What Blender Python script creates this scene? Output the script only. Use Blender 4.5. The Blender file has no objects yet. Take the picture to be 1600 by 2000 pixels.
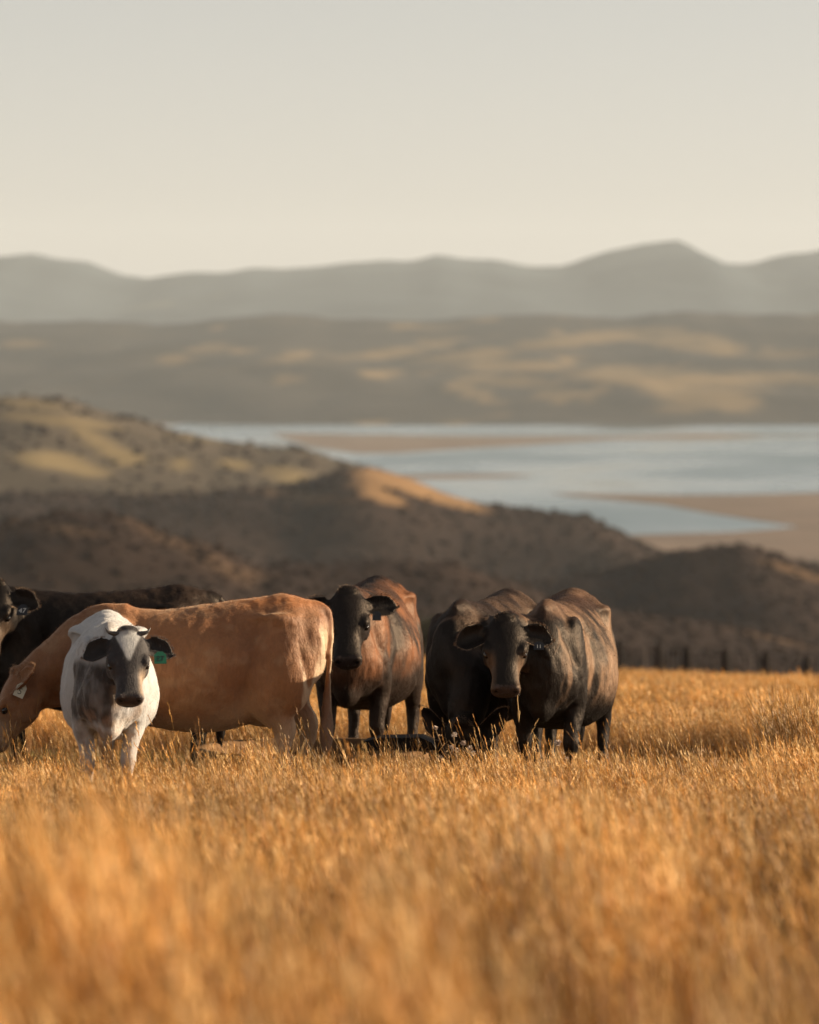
import bpy, bmesh, math, random
import numpy as np
from mathutils import Vector, Matrix

random.seed(7)
RNG = np.random.default_rng(11)
sc = bpy.context.scene
COL = sc.collection
R = math.radians

# ------------------------------------------------------------------ camera
FPX = 9000.0                       # focal length in photograph pixels (1600 x 2000)
PITCH = math.atan(300.0 / FPX)     # the level horizon falls at row 700
cam_d = bpy.data.cameras.new('camera')
cam_d.sensor_fit = 'HORIZONTAL'
cam_d.sensor_width = 24.0
cam_d.lens = 24.0 * FPX / 1600.0   # 135 mm
cam_d.clip_start = 0.5
cam_d.clip_end = 60000.0
cam_d.dof.use_dof = True
cam_d.dof.focus_distance = 31.6
cam_d.dof.aperture_fstop = 1.9
cam_d.dof.aperture_blades = 9
cam = bpy.data.objects.new('camera', cam_d)
COL.objects.link(cam)
cam.location = (0, 0, 0)           # eye level is z = 0
cam.rotation_euler = (R(90) - PITCH, 0, 0)
sc.camera = cam

# ------------------------------------------------------------------ light
SUN_EL, SUN_AZ = 18.0, 9.0        # azimuth: degrees behind the line that runs straight out to the right
sun_from = Vector((math.cos(R(SUN_EL)) * math.cos(R(SUN_AZ)), math.cos(R(SUN_EL)) * math.sin(R(SUN_AZ)), math.sin(R(SUN_EL))))
sun_d = bpy.data.lights.new('sun', 'SUN')
sun_d.energy = 5.0
sun_d.angle = R(0.6)
sun_d.color = (1.0, 0.80, 0.56)
sun = bpy.data.objects.new('sun', sun_d)
COL.objects.link(sun)
sun.rotation_euler = sun_from.to_track_quat('Z', 'Y').to_euler()

world = bpy.data.worlds.new('World')
sc.world = world
world.use_nodes = True
wn, wl = world.node_tree.nodes, world.node_tree.links
wn.clear()
sky = wn.new('ShaderNodeTexSky')
sky.sky_type = 'NISHITA'
sky.sun_disc = False
sky.sun_elevation = R(SUN_EL)
sky.sun_rotation = R(90 - SUN_AZ)
sky.air_density = 1.0
sky.dust_density = 0.5
sky.ozone_density = 1.0
hs = wn.new('ShaderNodeHueSaturation')
hs.inputs['Saturation'].default_value = 0.30
tint = wn.new('ShaderNodeMixRGB')
tint.blend_type = 'MULTIPLY'
tint.inputs[0].default_value = 1.0
tint.inputs[2].default_value = (1.0, 0.935, 0.905, 1)
bg = wn.new('ShaderNodeBackground')
bg.inputs['Strength'].default_value = 0.052
wo = wn.new('ShaderNodeOutputWorld')
wl.new(sky.outputs[0], hs.inputs['Color'])
wl.new(hs.outputs[0], tint.inputs[1])
wl.new(tint.outputs[0], bg.inputs[0])
wl.new(bg.outputs[0], wo.inputs[0])

sc.view_settings.view_transform = 'Standard'
sc.view_settings.look = 'None'
sc.view_settings.gamma = 1.0
sc.view_settings.use_curve_mapping = False
sc.view_settings.exposure = 1.25
sc.render.engine = 'CYCLES'
sc.cycles.use_denoising = True
sc.cycles.max_bounces = 6
sc.cycles.diffuse_bounces = 3
sc.cycles.glossy_bounces = 2
sc.cycles.transmission_bounces = 4
sc.cycles.transparent_max_bounces = 8
sc.cycles.volume_bounces = 0
sc.cycles.sample_clamp_indirect = 4.0

# ------------------------------------------------------------------ helpers
def at(u, v, Y):
    """world point at depth Y that shows at pixel (u, v) of the 1600 x 2000 photograph"""
    x, y = (u - 800.0) / FPX, -(v - 1000.0) / FPX
    d = Vector((x, math.cos(PITCH) + y * math.sin(PITCH), -math.sin(PITCH) + y * math.cos(PITCH)))
    return d * (Y / d.y)

def proj(P):
    """pixel of world points (n,3)"""
    cp, sp = math.cos(PITCH), math.sin(PITCH)
    dz = P[:, 1] * cp - P[:, 2] * sp
    dy = P[:, 1] * sp + P[:, 2] * cp
    return 800 + FPX * P[:, 0] / dz, 1000 - FPX * dy / dz

def sstep(a, b, x):
    t = np.clip((np.asarray(x, float) - a) / (b - a), 0, 1)
    return t * t * (3 - 2 * t)

def vnoise(P, seed=0):
    """smooth value noise in -1..1 at points (n,3)"""
    P = np.asarray(P, float)
    i = np.floor(P).astype(np.int64)
    f = P - i
    f = f * f * (3 - 2 * f)
    def h(a, b, c):
        n = (a * 374761393 + b * 668265263 + c * 2147483647 + seed * 1274126177) & 0xFFFFFFFF
        n = ((n ^ (n >> 13)) * 1274126177) & 0xFFFFFFFF
        n = ((n ^ (n >> 16)) * 2246822519) & 0xFFFFFFFF
        return ((n ^ (n >> 15)) & 0xFFFFFF) / float(0x7FFFFF) - 1.0
    x, y, z = i[:, 0], i[:, 1], i[:, 2]
    out = 0
    for dx in (0, 1):
        wx = f[:, 0] if dx else 1 - f[:, 0]
        for dy in (0, 1):
            wy = f[:, 1] if dy else 1 - f[:, 1]
            for dz in (0, 1):
                wz = f[:, 2] if dz else 1 - f[:, 2]
                out = out + wx * wy * wz * h(x + dx, y + dy, z + dz)
    return out

def fbm(P, seed=0, octaves=4):
    P = np.asarray(P, float)
    a, s, out = 1.0, 0.0, 0
    for k in range(octaves):
        out = out + a * vnoise(P * (2.03 ** k) + 17.3 * k, seed + k)
        s += a
        a *= 0.5
    return out / s

def nmat(name):
    m = bpy.data.materials.new(name)
    m.use_nodes = True
    nt = m.node_tree
    b = nt.nodes['Principled BSDF']
    return m, nt, b

def simple_mat(name, col, rough=0.6, spec=0.5, var=0.25, scale=20.0, bump=0.0, metallic=0.0):
    m, nt, b = nmat(name)
    tc = nt.nodes.new('ShaderNodeTexCoord')
    nz = nt.nodes.new('ShaderNodeTexNoise')
    nz.inputs['Scale'].default_value = scale
    nz.inputs['Detail'].default_value = 5
    nt.links.new(tc.outputs['Object'], nz.inputs['Vector'])
    r = nt.nodes.new('ShaderNodeValToRGB')
    r.color_ramp.elements[0].position = 0.3
    r.color_ramp.elements[1].position = 0.7
    r.color_ramp.elements[0].color = [c * (1 - var) for c in col] + [1]
    r.color_ramp.elements[1].color = [min(1, c * (1 + var)) for c in col] + [1]
    nt.links.new(nz.outputs['Fac'], r.inputs['Fac'])
    nt.links.new(r.outputs['Color'], b.inputs['Base Color'])
    b.inputs['Roughness'].default_value = rough
    b.inputs['Specular IOR Level'].default_value = spec
    b.inputs['Metallic'].default_value = metallic
    if bump:
        bp = nt.nodes.new('ShaderNodeBump')
        bp.inputs['Strength'].default_value = bump
        bp.inputs['Distance'].default_value = 0.02
        nt.links.new(nz.outputs['Fac'], bp.inputs['Height'])
        nt.links.new(bp.outputs['Normal'], b.inputs['Normal'])
    return m

def mesh_obj(name, verts, faces, mat=None, parent=None, smooth=True, link=True):
    me = bpy.data.meshes.new(name)
    me.from_pydata([tuple(v) for v in verts], [], [tuple(int(i) for i in f) for f in faces])
    if smooth:
        me.polygons.foreach_set('use_smooth', [True] * len(me.polygons))
    me.update()
    o = bpy.data.objects.new(name, me)
    if mat:
        me.materials.append(mat)
    if link:
        COL.objects.link(o)
    if parent:
        o.parent = parent
    return o

def quick_mesh(name, V, F, mat=None, smooth=False):
    """fast mesh of equal-sized faces from numpy arrays"""
    V = np.ascontiguousarray(V, dtype=np.float32)
    F = np.ascontiguousarray(F, dtype=np.int32)
    k = F.shape[1]
    me = bpy.data.meshes.new(name)
    me.vertices.add(len(V))
    me.vertices.foreach_set('co', V.ravel())
    me.loops.add(F.size)
    me.loops.foreach_set('vertex_index', F.ravel())
    me.polygons.add(len(F))
    me.polygons.foreach_set('loop_start', np.arange(0, F.size, k, dtype=np.int32))
    me.polygons.foreach_set('loop_total', np.full(len(F), k, dtype=np.int32))
    if smooth:
        me.polygons.foreach_set('use_smooth', np.ones(len(F), dtype=bool))
    me.update(calc_edges=True)
    if mat:
        me.materials.append(mat)
    return me

def set_attr(me, name, cols):
    a = me.color_attributes.new(name, 'FLOAT_COLOR', 'POINT')
    a.data.foreach_set('color', np.ascontiguousarray(cols, dtype=np.float32).ravel())

def tag(o, label=None, cat=None, group=None, kind=None):
    if label: o['label'] = label
    if cat: o['category'] = cat
    if group: o['group'] = group
    if kind: o['kind'] = kind
    return o

def empty(name, loc=(0, 0, 0), rz=0.0):
    o = bpy.data.objects.new(name, None)
    o.empty_display_size = 0.2
    COL.objects.link(o)
    o.location = loc
    o.rotation_euler = (0, 0, rz)
    return o

def crom(P, n):
    """Catmull-Rom resampling of rows of P with n samples for each span"""
    P = np.asarray(P, float)
    Q = np.vstack([2 * P[0] - P[1], P, 2 * P[-1] - P[-2]])
    out = []
    for i in range(len(P) - 1):
        p0, p1, p2, p3 = Q[i], Q[i + 1], Q[i + 2], Q[i + 3]
        for k in range(n):
            t = k / n
            out.append(0.5 * ((2 * p1) + (-p0 + p2) * t + (2 * p0 - 5 * p1 + 4 * p2 - p3) * t * t + (-p0 + 3 * p1 - 3 * p2 + p3) * t ** 3))
    out.append(P[-1])
    return np.array(out)

def tube(points, side=(0, 1, 0), nseg=14, sub=3, cap=True):
    """rows x,y,z,ra,rb: closed tube; ra along 'side', rb across it"""
    D = crom(points, sub) if sub > 1 else np.asarray(points, float)
    C, ra, rb = D[:, :3], np.maximum(D[:, 3], 0.0012), np.maximum(D[:, 4], 0.0012)
    T = np.gradient(C, axis=0)
    T /= np.linalg.norm(T, axis=1)[:, None] + 1e-9
    side = np.asarray(side, float)
    S = side[None, :] - (T @ side)[:, None] * T
    S /= np.linalg.norm(S, axis=1)[:, None] + 1e-9
    B = np.cross(T, S)
    a = np.linspace(0, 2 * np.pi, nseg, endpoint=False)
    V = C[:, None, :] + (ra[:, None] * np.cos(a))[:, :, None] * S[:, None, :] + (rb[:, None] * np.sin(a))[:, :, None] * B[:, None, :]
    n = len(C)
    V = V.reshape(-1, 3)
    F = []
    for i in range(n - 1):
        for j in range(nseg):
            k = (j + 1) % nseg
            F.append((i * nseg + j, i * nseg + k, (i + 1) * nseg + k, (i + 1) * nseg + j))
    if cap:
        V = np.vstack([V, C[0] - T[0] * min(ra[0], rb[0]) * 0.5, C[-1] + T[-1] * min(ra[-1], rb[-1]) * 0.5])
        a0, a1 = len(V) - 2, len(V) - 1
        for j in range(nseg):
            k = (j + 1) % nseg
            F.append((a0, k, j))
            F.append((a1, (n - 1) * nseg + j, (n - 1) * nseg + k))
    return V, F

def ellipsoid(c, r, nu=14, nv=9):
    V, F = [], []
    for i in range(nv + 1):
        th = math.pi * i / nv
        for j in range(nu):
            ph = 2 * math.pi * j / nu
            V.append((c[0] + r[0] * math.sin(th) * math.cos(ph), c[1] + r[1] * math.sin(th) * math.sin(ph), c[2] + r[2] * math.cos(th)))
    for i in range(nv):
        for j in range(nu):
            k = (j + 1) % nu
            F.append((i * nu + j, (i + 1) * nu + j, (i + 1) * nu + k, i * nu + k))
    return np.array(V), F

class MB:
    """collects shapes for one mesh"""
    def __init__(self):
        self.V, self.F, self.n = [], [], 0
    def add(self, VF, M=None):
        V, F = VF
        V = np.asarray(V, float)
        if M is not None:
            M = np.array(M)
            V = V @ M[:3, :3].T + M[:3, 3]
        self.V.append(V)
        self.F += [tuple(i + self.n for i in f) for f in F]
        self.n += len(V)
        return self
    def box(self, c, h, rz=0.0):
        V = np.array([[sx * h[0], sy * h[1], sz * h[2]] for sx in (-1, 1) for sy in (-1, 1) for sz in (-1, 1)], float)
        co, si = math.cos(rz), math.sin(rz)
        V = np.stack([V[:, 0] * co - V[:, 1] * si, V[:, 0] * si + V[:, 1] * co, V[:, 2]], 1) + np.asarray(c)
        return self.add((V, [(0, 1, 3, 2), (4, 6, 7, 5), (0, 4, 5, 1), (2, 3, 7, 6), (0, 2, 6, 4), (1, 5, 7, 3)]))
    def build(self, name, mat=None, parent=None, smooth=True):
        return mesh_obj(name, np.vstack(self.V), self.F, mat, parent, smooth)

# ------------------------------------------------------------------ the paddock
def ground_z(x, y):
    x, y = np.asarray(x, float), np.asarray(y, float)
    z = -1.55 - 0.0465 * np.minimum(y, 34) - 0.0615 * np.clip(y - 34, 0, None)
    z = z - 0.075 * (x - 1) * sstep(50, 185, y) * np.clip(1 - (np.abs(x) - 60) / 200, 0, 1)
    z = z + 0.24 * (1 - sstep(8, 17, y))
    z = z - 0.10 * sstep(1.5, 1.9, x) * (1 - sstep(0.066, 0.078, x / np.maximum(y, 1))) * sstep(33, 34.5, y) * (1 - sstep(38.5, 41.5, y))
    e = np.clip(y - 192, 0, None)
    z = z - np.minimum(0.0045 * e * e, 0.30 * e)
    z = z + 0.10 * vnoise(np.stack([x * 0.11, y * 0.05, 0 * x], -1).reshape(-1, 3), 3).reshape(x.shape) * sstep(38, 90, y)
    z = z + 0.05 * vnoise(np.stack([x * 0.35, y * 0.22, 0 * x], -1).reshape(-1, 3), 9).reshape(x.shape) * (1 - sstep(24, 29, y) * (1 - sstep(37, 42, y)))
    return np.maximum(z, -112 + 0 * z)

def gz(x, y):
    return float(ground_z(np.array([x]), np.array([y]))[0])

def grid_mesh(name, xs, ys, zf, mat):
    X, Y = np.meshgrid(xs, ys)
    Z = zf(X, Y)
    V = np.stack([X, Y, Z], -1).reshape(-1, 3)
    nx, ny = len(xs), len(ys)
    i = (np.arange(ny - 1)[:, None] * nx + np.arange(nx - 1)[None, :]).ravel()
    F = np.stack([i, i + 1, i + 1 + nx, i + nx], 1)
    me = quick_mesh(name, V, F, mat, True)
    o = bpy.data.objects.new(name, me)
    COL.objects.link(o)
    return o, V

def earth_mat():
    m, nt, b = nmat('dry_turf')
    tc = nt.nodes.new('ShaderNodeTexCoord')
    n1 = nt.nodes.new('ShaderNodeTexNoise'); n1.inputs['Scale'].default_value = 1.3; n1.inputs['Detail'].default_value = 6
    n2 = nt.nodes.new('ShaderNodeTexNoise'); n2.inputs['Scale'].default_value = 30; n2.inputs['Detail'].default_value = 4
    nt.links.new(tc.outputs['Object'], n1.inputs['Vector'])
    nt.links.new(tc.outputs['Object'], n2.inputs['Vector'])
    r = nt.nodes.new('ShaderNodeValToRGB')
    e = r.color_ramp.elements
    e[0].position, e[0].color = 0.32, (0.07, 0.045, 0.018, 1)
    e[1].position, e[1].color = 0.7, (0.22, 0.12, 0.045, 1)
    mx = nt.nodes.new('ShaderNodeMixRGB'); mx.blend_type = 'MULTIPLY'; mx.inputs[0].default_value = 0.6
    nt.links.new(n1.outputs['Fac'], r.inputs['Fac'])
    nt.links.new(r.outputs['Color'], mx.inputs[1])
    nt.links.new(n2.outputs['Color'], mx.inputs[2])
    nt.links.new(mx.outputs[0], b.inputs['Base Color'])
    b.inputs['Roughness'].default_value = 0.95
    b.inputs['Specular IOR Level'].default_value = 0.1
    bp = nt.nodes.new('ShaderNodeBump'); bp.inputs['Strength'].default_value = 0.8; bp.inputs['Distance'].default_value = 0.05
    nt.links.new(n2.outputs['Fac'], bp.inputs['Height'])
    nt.links.new(bp.outputs['Normal'], b.inputs['Normal'])
    return m

xs = np.concatenate([np.arange(-900, -60, 60), np.arange(-60, 60, 1.5), np.arange(60, 901, 60)])
ys = np.concatenate([np.arange(-30, 8, 4), np.arange(8, 60, 0.8), np.arange(60, 260, 3), np.arange(260, 900, 30)])
field, _ = grid_mesh('field', xs, ys, ground_z, earth_mat())
tag(field, kind='structure')

# ------------------------------------------------------------------ estuary and hills
SEA = -120.0
def sea_pt(u, v):
    p = at(u, v, 1.0)
    return p * (SEA / p.z)

def hill_mat(name, bush, paddock, nscale):
    m, nt, b = nmat(name)
    at_ = nt.nodes.new('ShaderNodeAttribute'); at_.attribute_name = 'cover'
    tc = nt.nodes.new('ShaderNodeTexCoord')
    nz = nt.nodes.new('ShaderNodeTexNoise'); nz.inputs['Scale'].default_value = nscale; nz.inputs['Detail'].default_value = 8
    nz.inputs['Roughness'].default_value = 0.65
    nt.links.new(tc.outputs['Object'], nz.inputs['Vector'])
    r1 = nt.nodes.new('ShaderNodeValToRGB')
    r1.color_ramp.elements[0].position, r1.color_ramp.elements[1].position = 0.35, 0.72
    r1.color_ramp.elements[0].color = [c * 0.75 for c in bush] + [1]
    r1.color_ramp.elements[1].color = [c * 1.35 for c in bush] + [1]
    r2 = nt.nodes.new('ShaderNodeValToRGB')
    r2.color_ramp.elements[0].position, r2.color_ramp.elements[1].position = 0.3, 0.7
    r2.color_ramp.elements[0].color = [c * 0.75 for c in paddock] + [1]
    r2.color_ramp.elements[1].color = [c * 1.2 for c in paddock] + [1]
    nt.links.new(nz.outputs['Fac'], r1.inputs['Fac'])
    nt.links.new(nz.outputs['Fac'], r2.inputs['Fac'])
    mx = nt.nodes.new('ShaderNodeMixRGB')
    sep = nt.nodes.new('ShaderNodeSeparateColor')
    nt.links.new(at_.outputs['Color'], sep.inputs[0])
    nt.links.new(sep.outputs[0], mx.inputs[0])
    nt.links.new(r1.outputs[0], mx.inputs[1])
    nt.links.new(r2.outputs[0], mx.inputs[2])
    nt.links.new(mx.outputs[0], b.inputs['Base Color'])
    b.inputs['Roughness'].default_value = 0.95
    b.inputs['Specular IOR Level'].default_value = 0.05
    bp = nt.nodes.new('ShaderNodeBump'); bp.inputs['Strength'].default_value = 0.3; bp.inputs['Distance'].default_value = 0.15 / nscale
    nt.links.new(nz.outputs['Fac'], bp.inputs['Height'])
    nt.links.new(bp.outputs['Normal'], b.inputs['Normal'])
    return m

BUSH_PTS = []
def ridge(name, Yc, crest, wf, wb, mat, noise_amp, noise_len, res, patches=(), base=0.0, foot=SEA - 6, seed=1, steep=1.0, rough=0.04, bush=0, bush_r=4.0):
    """a range of hills: crest given by pixels at depth Yc, falling wf metres towards us and wb metres away"""
    cu = np.array([c[0] for c in crest], float)
    pts = [at(c[0], c[1], Yc) for c in crest]
    cx = np.array([p.x for p in pts]); cz = np.array([p.z for p in pts])
    half = max(abs(cx[0]), abs(cx[-1]))
    xs = np.arange(cx[0], cx[-1] + res, res)
    ys = np.arange(Yc - wf, Yc + wb + res, res)
    def zf(X, Y):
        P = np.stack([X / noise_len, Y / noise_len, 0 * X], -1).reshape(-1, 3)
        n1 = fbm(P, seed, 5).reshape(X.shape)
        rid = 1 - np.abs(fbm(P * 0.8 + 5, seed + 40, 4)).reshape(X.shape) * 2
        C = np.interp(X, cx, cz) + rough * noise_amp * 1.6 * fbm(np.stack([X * 8.0 / noise_len, 0 * X, 0 * X], -1).reshape(-1, 3), seed + 90, 4).reshape(X.shape)
        t = np.where(Y < Yc, (Y - (Yc - wf)) / wf, 1 - (Y - Yc) / wb)
        t = np.clip(t, 0, 1)
        s = t ** steep
        s = s * s * (3 - 2 * s) * 0.55 + s * 0.45
        env = np.clip(1 - t, 0, 1) * np.clip(t * 3, 0, 1)
        z = foot + (C - foot) * s + noise_amp * (n1 + 0.7 * rid - 0.35) * (env * 1.6 + rough)
        return z
    o, V = grid_mesh(name, xs, ys, zf, mat)
    u, v = proj(V)
    n = 0.65 * fbm(V / noise_len * np.array([1.4, 0.7, 1.4]), seed + 7, 5) + 0.6 * fbm(V / noise_len * np.array([5.5, 2.2, 5.5]), seed + 17, 4)
    cov = np.zeros(len(V))
    if base:
        cov = sstep(0.05, 0.20, n + base - 0.5)
    for (pu, pv, ru, rv, ang, w) in patches:
        c, s_ = math.cos(R(ang)), math.sin(R(ang))
        du, dv = u - pu, v - pv
        a, b_ = (du * c + dv * s_) / ru, (-du * s_ + dv * c) / rv
        cov = np.maximum(cov, w * sstep(1.2, 0.7, np.sqrt(a * a + b_ * b_) + 0.75 * n))
    set_attr(o.data, 'cover', np.stack([cov, cov, cov, np.ones_like(cov)], 1))
    tag(o, kind='structure')
    if bush:
        k = RNG.choice(len(V), size=min(bush, len(V)), replace=False)
        k = k[(cov[k] < 0.3) & (u[k] > -260) & (u[k] < 1860) & (V[k, 2] > SEA + 1)]
        J = V[k] + np.stack([RNG.uniform(-res, res, len(k)), RNG.uniform(-res, res, len(k)), np.zeros(len(k))], 1)
        J[:, 2] = zf(J[:, 0][None, :], J[:, 1][None, :])[0]
        BUSH_PTS.append((J, np.full(len(J), bush_r)))
    return o

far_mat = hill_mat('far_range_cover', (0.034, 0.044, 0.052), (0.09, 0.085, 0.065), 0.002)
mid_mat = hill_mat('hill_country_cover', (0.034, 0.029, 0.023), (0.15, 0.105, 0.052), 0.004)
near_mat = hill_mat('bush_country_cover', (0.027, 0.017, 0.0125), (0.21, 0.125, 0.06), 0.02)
left_mat = hill_mat('paddock_hill_cover', (0.068, 0.054, 0.039), (0.165, 0.125, 0.065), 0.02)  # bush tone paled to imitate haze over this hill

F_CREST = [(-1200, 520), (-600, 505), (-200, 490), (0, 497), (70, 499), (110, 512), (170, 516), (240, 539), (320, 540), (420, 531), (500, 525), (560, 526), (640, 517), (700, 508), (740, 504), (800, 506), (850, 500), (900, 508), (970, 507), (1040, 518), (1100, 523), (1150, 502), (1200, 485), (1250, 475), (1330, 472), (1370, 490), (1420, 513), (1470, 510), (1520, 499), (1600, 484), (1800, 470), (2200, 500), (2800, 510)]
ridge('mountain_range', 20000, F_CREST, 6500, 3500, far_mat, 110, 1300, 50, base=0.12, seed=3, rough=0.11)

M_CREST = [(-1000, 640), (-300, 622), (0, 628), (150, 625), (300, 632), (420, 622), (540, 612), (650, 622), (780, 628), (870, 626), (980, 612), (1080, 611), (1200, 622), (1270, 612), (1350, 612), (1450, 618), (1600, 612), (2000, 605), (2600, 630)]
M_P = [(40, 672, 55, 10, 0, .8), (345, 700, 45, 10, 0, .9), (420, 680, 30, 12, 0, .8), (580, 695, 55, 12, -8, .9), (760, 690, 90, 14, -6, 1), (740, 730, 40, 11, 0, 1), (560, 742, 20, 14, 0, .7),
       (900, 695, 120, 14, -6, 1), (1120, 665, 150, 16, -6, 1), (1330, 665, 140, 20, 8, 1), (1000, 715, 160, 12, 0, .9), (1280, 735, 200, 26, 2, 1), (925, 768, 65, 12, 22, 1), (1010, 745, 140, 12, 4, .95), (1350, 770, 120, 24, 10, 1),
       (1120, 770, 60, 12, 14, .8), (1540, 740, 110, 14, 2, .9), (1330, 800, 60, 10, 0, .7), (1540, 690, 90, 10, 0, .7), (850, 640, 60, 6, 0, .5)]
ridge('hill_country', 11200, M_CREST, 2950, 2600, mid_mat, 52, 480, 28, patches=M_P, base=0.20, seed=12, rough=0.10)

N4 = [(-700, 770), (-200, 765), (0, 776), (60, 774), (130, 779), (200, 800), (290, 824), (350, 846), (420, 860), (500, 866), (600, 880), (680, 898), (740, 922), (800, 960), (900, 1040), (1000, 1090), (1100, 1100)]
N4P = [(60, 790, 100, 9, 6, .8), (130, 822, 150, 12, 6, .75), (190, 862, 65, 14, 35, .9), (100, 898, 60, 16, 4, 1), (165, 918, 34, 12, 10, 1), (250, 895, 26, 16, 0, 1), (350, 905, 24, 14, 0, .95), (230, 880, 30, 12, 40, .8), (460, 905, 30, 11, 8, 1), (565, 925, 62, 18, 10, 1), (420, 858, 130, 8, 3, .45)]
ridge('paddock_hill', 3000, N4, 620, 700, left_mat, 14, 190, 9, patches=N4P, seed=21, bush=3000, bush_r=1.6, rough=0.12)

N3 = [(-700, 960), (-200, 960), (0, 962), (200, 968), (400, 965), (560, 950), (680, 915), (730, 912), (800, 936), (870, 962), (940, 984), (1050, 998), (1150, 1010), (1220, 1046), (1290, 1080), (1360, 1110), (1450, 1130), (1700, 1150)]
N3P = [(730, 938, 46, 26, 38, 1), (800, 948, 80, 16, 22, 1), (900, 982, 50, 12, 16, .9), (745, 968, 50, 14, 25, 1), (560, 965, 120, 10, 8, .35)]
ridge('bush_hill', 2300, N3, 560, 420, near_mat, 16, 150, 7, patches=N3P, seed=31, bush=8000, bush_r=1.25)

N2 = [(700, 1170), (900, 1150), (1060, 1140), (1200, 1110), (1300, 1080), (1370, 1068), (1430, 1062), (1480, 1070), (1540, 1088), (1600, 1106), (1700, 1130), (1900, 1160), (2300, 1180)]
N2P = [(1560, 1118, 90, 8, 18, .3)]
ridge('dark_knoll', 1550, N2, 420, 420, near_mat, 14, 90, 5, patches=N2P, seed=44, bush=9000, bush_r=0.75)

N1 = [(-700, 1020), (-200, 1010), (0, 1015), (120, 1000), (250, 1010), (330, 1045), (430, 1075), (520, 1105), (620, 1095), (750, 1085), (880, 1100), (1000, 1135), (1100, 1172), (1200, 1195), (1350, 1212), (1480, 1235), (1600, 1265), (1800, 1310), (2300, 1330)]
N1P = [(290, 1035, 90, 14, 28, .10), (400, 1085, 120, 16, 30, .12), (480, 1118, 60, 10, 10, .15), (985, 1125, 22, 9, 0, .55), (1080, 1160, 120, 7, 22, .3), (1500, 1242, 110, 7, 14, .28), (100, 1030, 120, 12, 8, .22)]
ridge('bush_spur', 1150, N1, 420, 300, near_mat, 20, 80, 4.5, patches=N1P, seed=52, bush=12000, bush_r=0.7)

# water sheet and sandbanks
def water_mat():
    m, nt, b = nmat('estuary_water')
    b.inputs['Base Color'].default_value = (0.10, 0.15, 0.18, 1)
    b.inputs['Roughness'].default_value = 0.22
    b.inputs['IOR'].default_value = 1.33
    tc = nt.nodes.new('ShaderNodeTexCoord')
    mp = nt.nodes.new('ShaderNodeMapping'); mp.inputs['Scale'].default_value = (0.15, 0.15, 1)
    nz = nt.nodes.new('ShaderNodeTexNoise'); nz.inputs['Scale'].default_value = 1.0; nz.inputs['Detail'].default_value = 4
    bp = nt.nodes.new('ShaderNodeBump'); bp.inputs['Strength'].default_value = 0.5; bp.inputs['Distance'].default_value = 0.6
    nt.links.new(tc.outputs['Object'], mp.inputs[0]); nt.links.new(mp.outputs[0], nz.inputs['Vector'])
    nt.links.new(nz.outputs['Fac'], bp.inputs['Height']); nt.links.new(bp.outputs['Normal'], b.inputs['Normal'])
    m2 = nt.nodes.new('ShaderNodeMapping'); m2.inputs['Scale'].default_value = (0.0035, 0.0012, 1)
    n3 = nt.nodes.new('ShaderNodeTexNoise'); n3.inputs['Scale'].default_value = 1.0; n3.inputs['Detail'].default_value = 5
    nt.links.new(tc.outputs['Object'], m2.inputs[0]); nt.links.new(m2.outputs[0], n3.inputs['Vector'])
    rr_ = nt.nodes.new('ShaderNodeMapRange'); rr_.inputs['From Min'].default_value, rr_.inputs['From Max'].default_value = 0.35, 0.65
    rr_.inputs['To Min'].default_value, rr_.inputs['To Max'].default_value = 0.06, 0.42
    nt.links.new(n3.outputs['Fac'], rr_.inputs['Value']); nt.links.new(rr_.outputs[0], b.inputs['Roughness'])
    return m
wo_ = mesh_obj('water', [(-9000, 700, SEA), (9000, 700, SEA), (9000, 24000, SEA), (-9000, 24000, SEA)], [(0, 1, 2, 3)], water_mat())
tag(wo_, kind='structure')
sand_m = simple_mat('tidal_sand', (0.14, 0.10, 0.072), 0.9, 0.15, 0.2, 0.01)
def bank(poly, h=0.4):
    P = [sea_pt(u, v) for (u, v) in poly]
    n = len(P)
    c = sum(P, Vector()) / n
    V = [(p.x, p.y, SEA - 0.5) for p in P] + [(c.x + (p.x - c.x) * 0.97, c.y + (p.y - c.y) * 0.97, SEA + h) for p in P]
    F = [tuple(range(n, 2 * n))] + [(i, (i + 1) % n, n + (i + 1) % n, n + i) for i in range(n)]
    o = mesh_obj('sandbank', V, F, sand_m, None, False)
    bm = bmesh.new(); bm.from_mesh(o.data); bmesh.ops.recalc_face_normals(bm, faces=bm.faces); bmesh.ops.triangulate(bm, faces=bm.faces); bm.to_mesh(o.data); bm.free()
    tag(o, kind='structure')
bank([(520, 846), (700, 850), (860, 851), (1000, 852), (1200, 851), (1400, 848), (1500, 850), (1400, 855), (1200, 859), (1080, 866), (950, 874), (850, 880), (760, 886), (690, 886), (600, 872)])
bank([(780, 928), (900, 926), (1000, 927), (1045, 930), (980, 933), (880, 935), (790, 936)])
bank([(1065, 963), (1180, 965), (1300, 967), (1450, 966), (1600, 962), (1900, 958), (2600, 956), (2600, 1030), (2300, 1060), (1900, 1050), (1700, 1040), (1560, 1030), (1505, 1022), (1440, 1012), (1380, 1003), (1290, 986), (1180, 976), (1110, 970)])
bank([(1200, 1046), (1300, 1043), (1420, 1040), (1500, 1034), (1560, 1029), (1750, 1040), (2100, 1055), (2400, 1065), (2400, 1160), (1700, 1150), (1400, 1125), (1250, 1090)], 0.42)
bank([(200, 815), (300, 812), (420, 812), (500, 818), (440, 824), (360, 828), (250, 834)])

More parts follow.
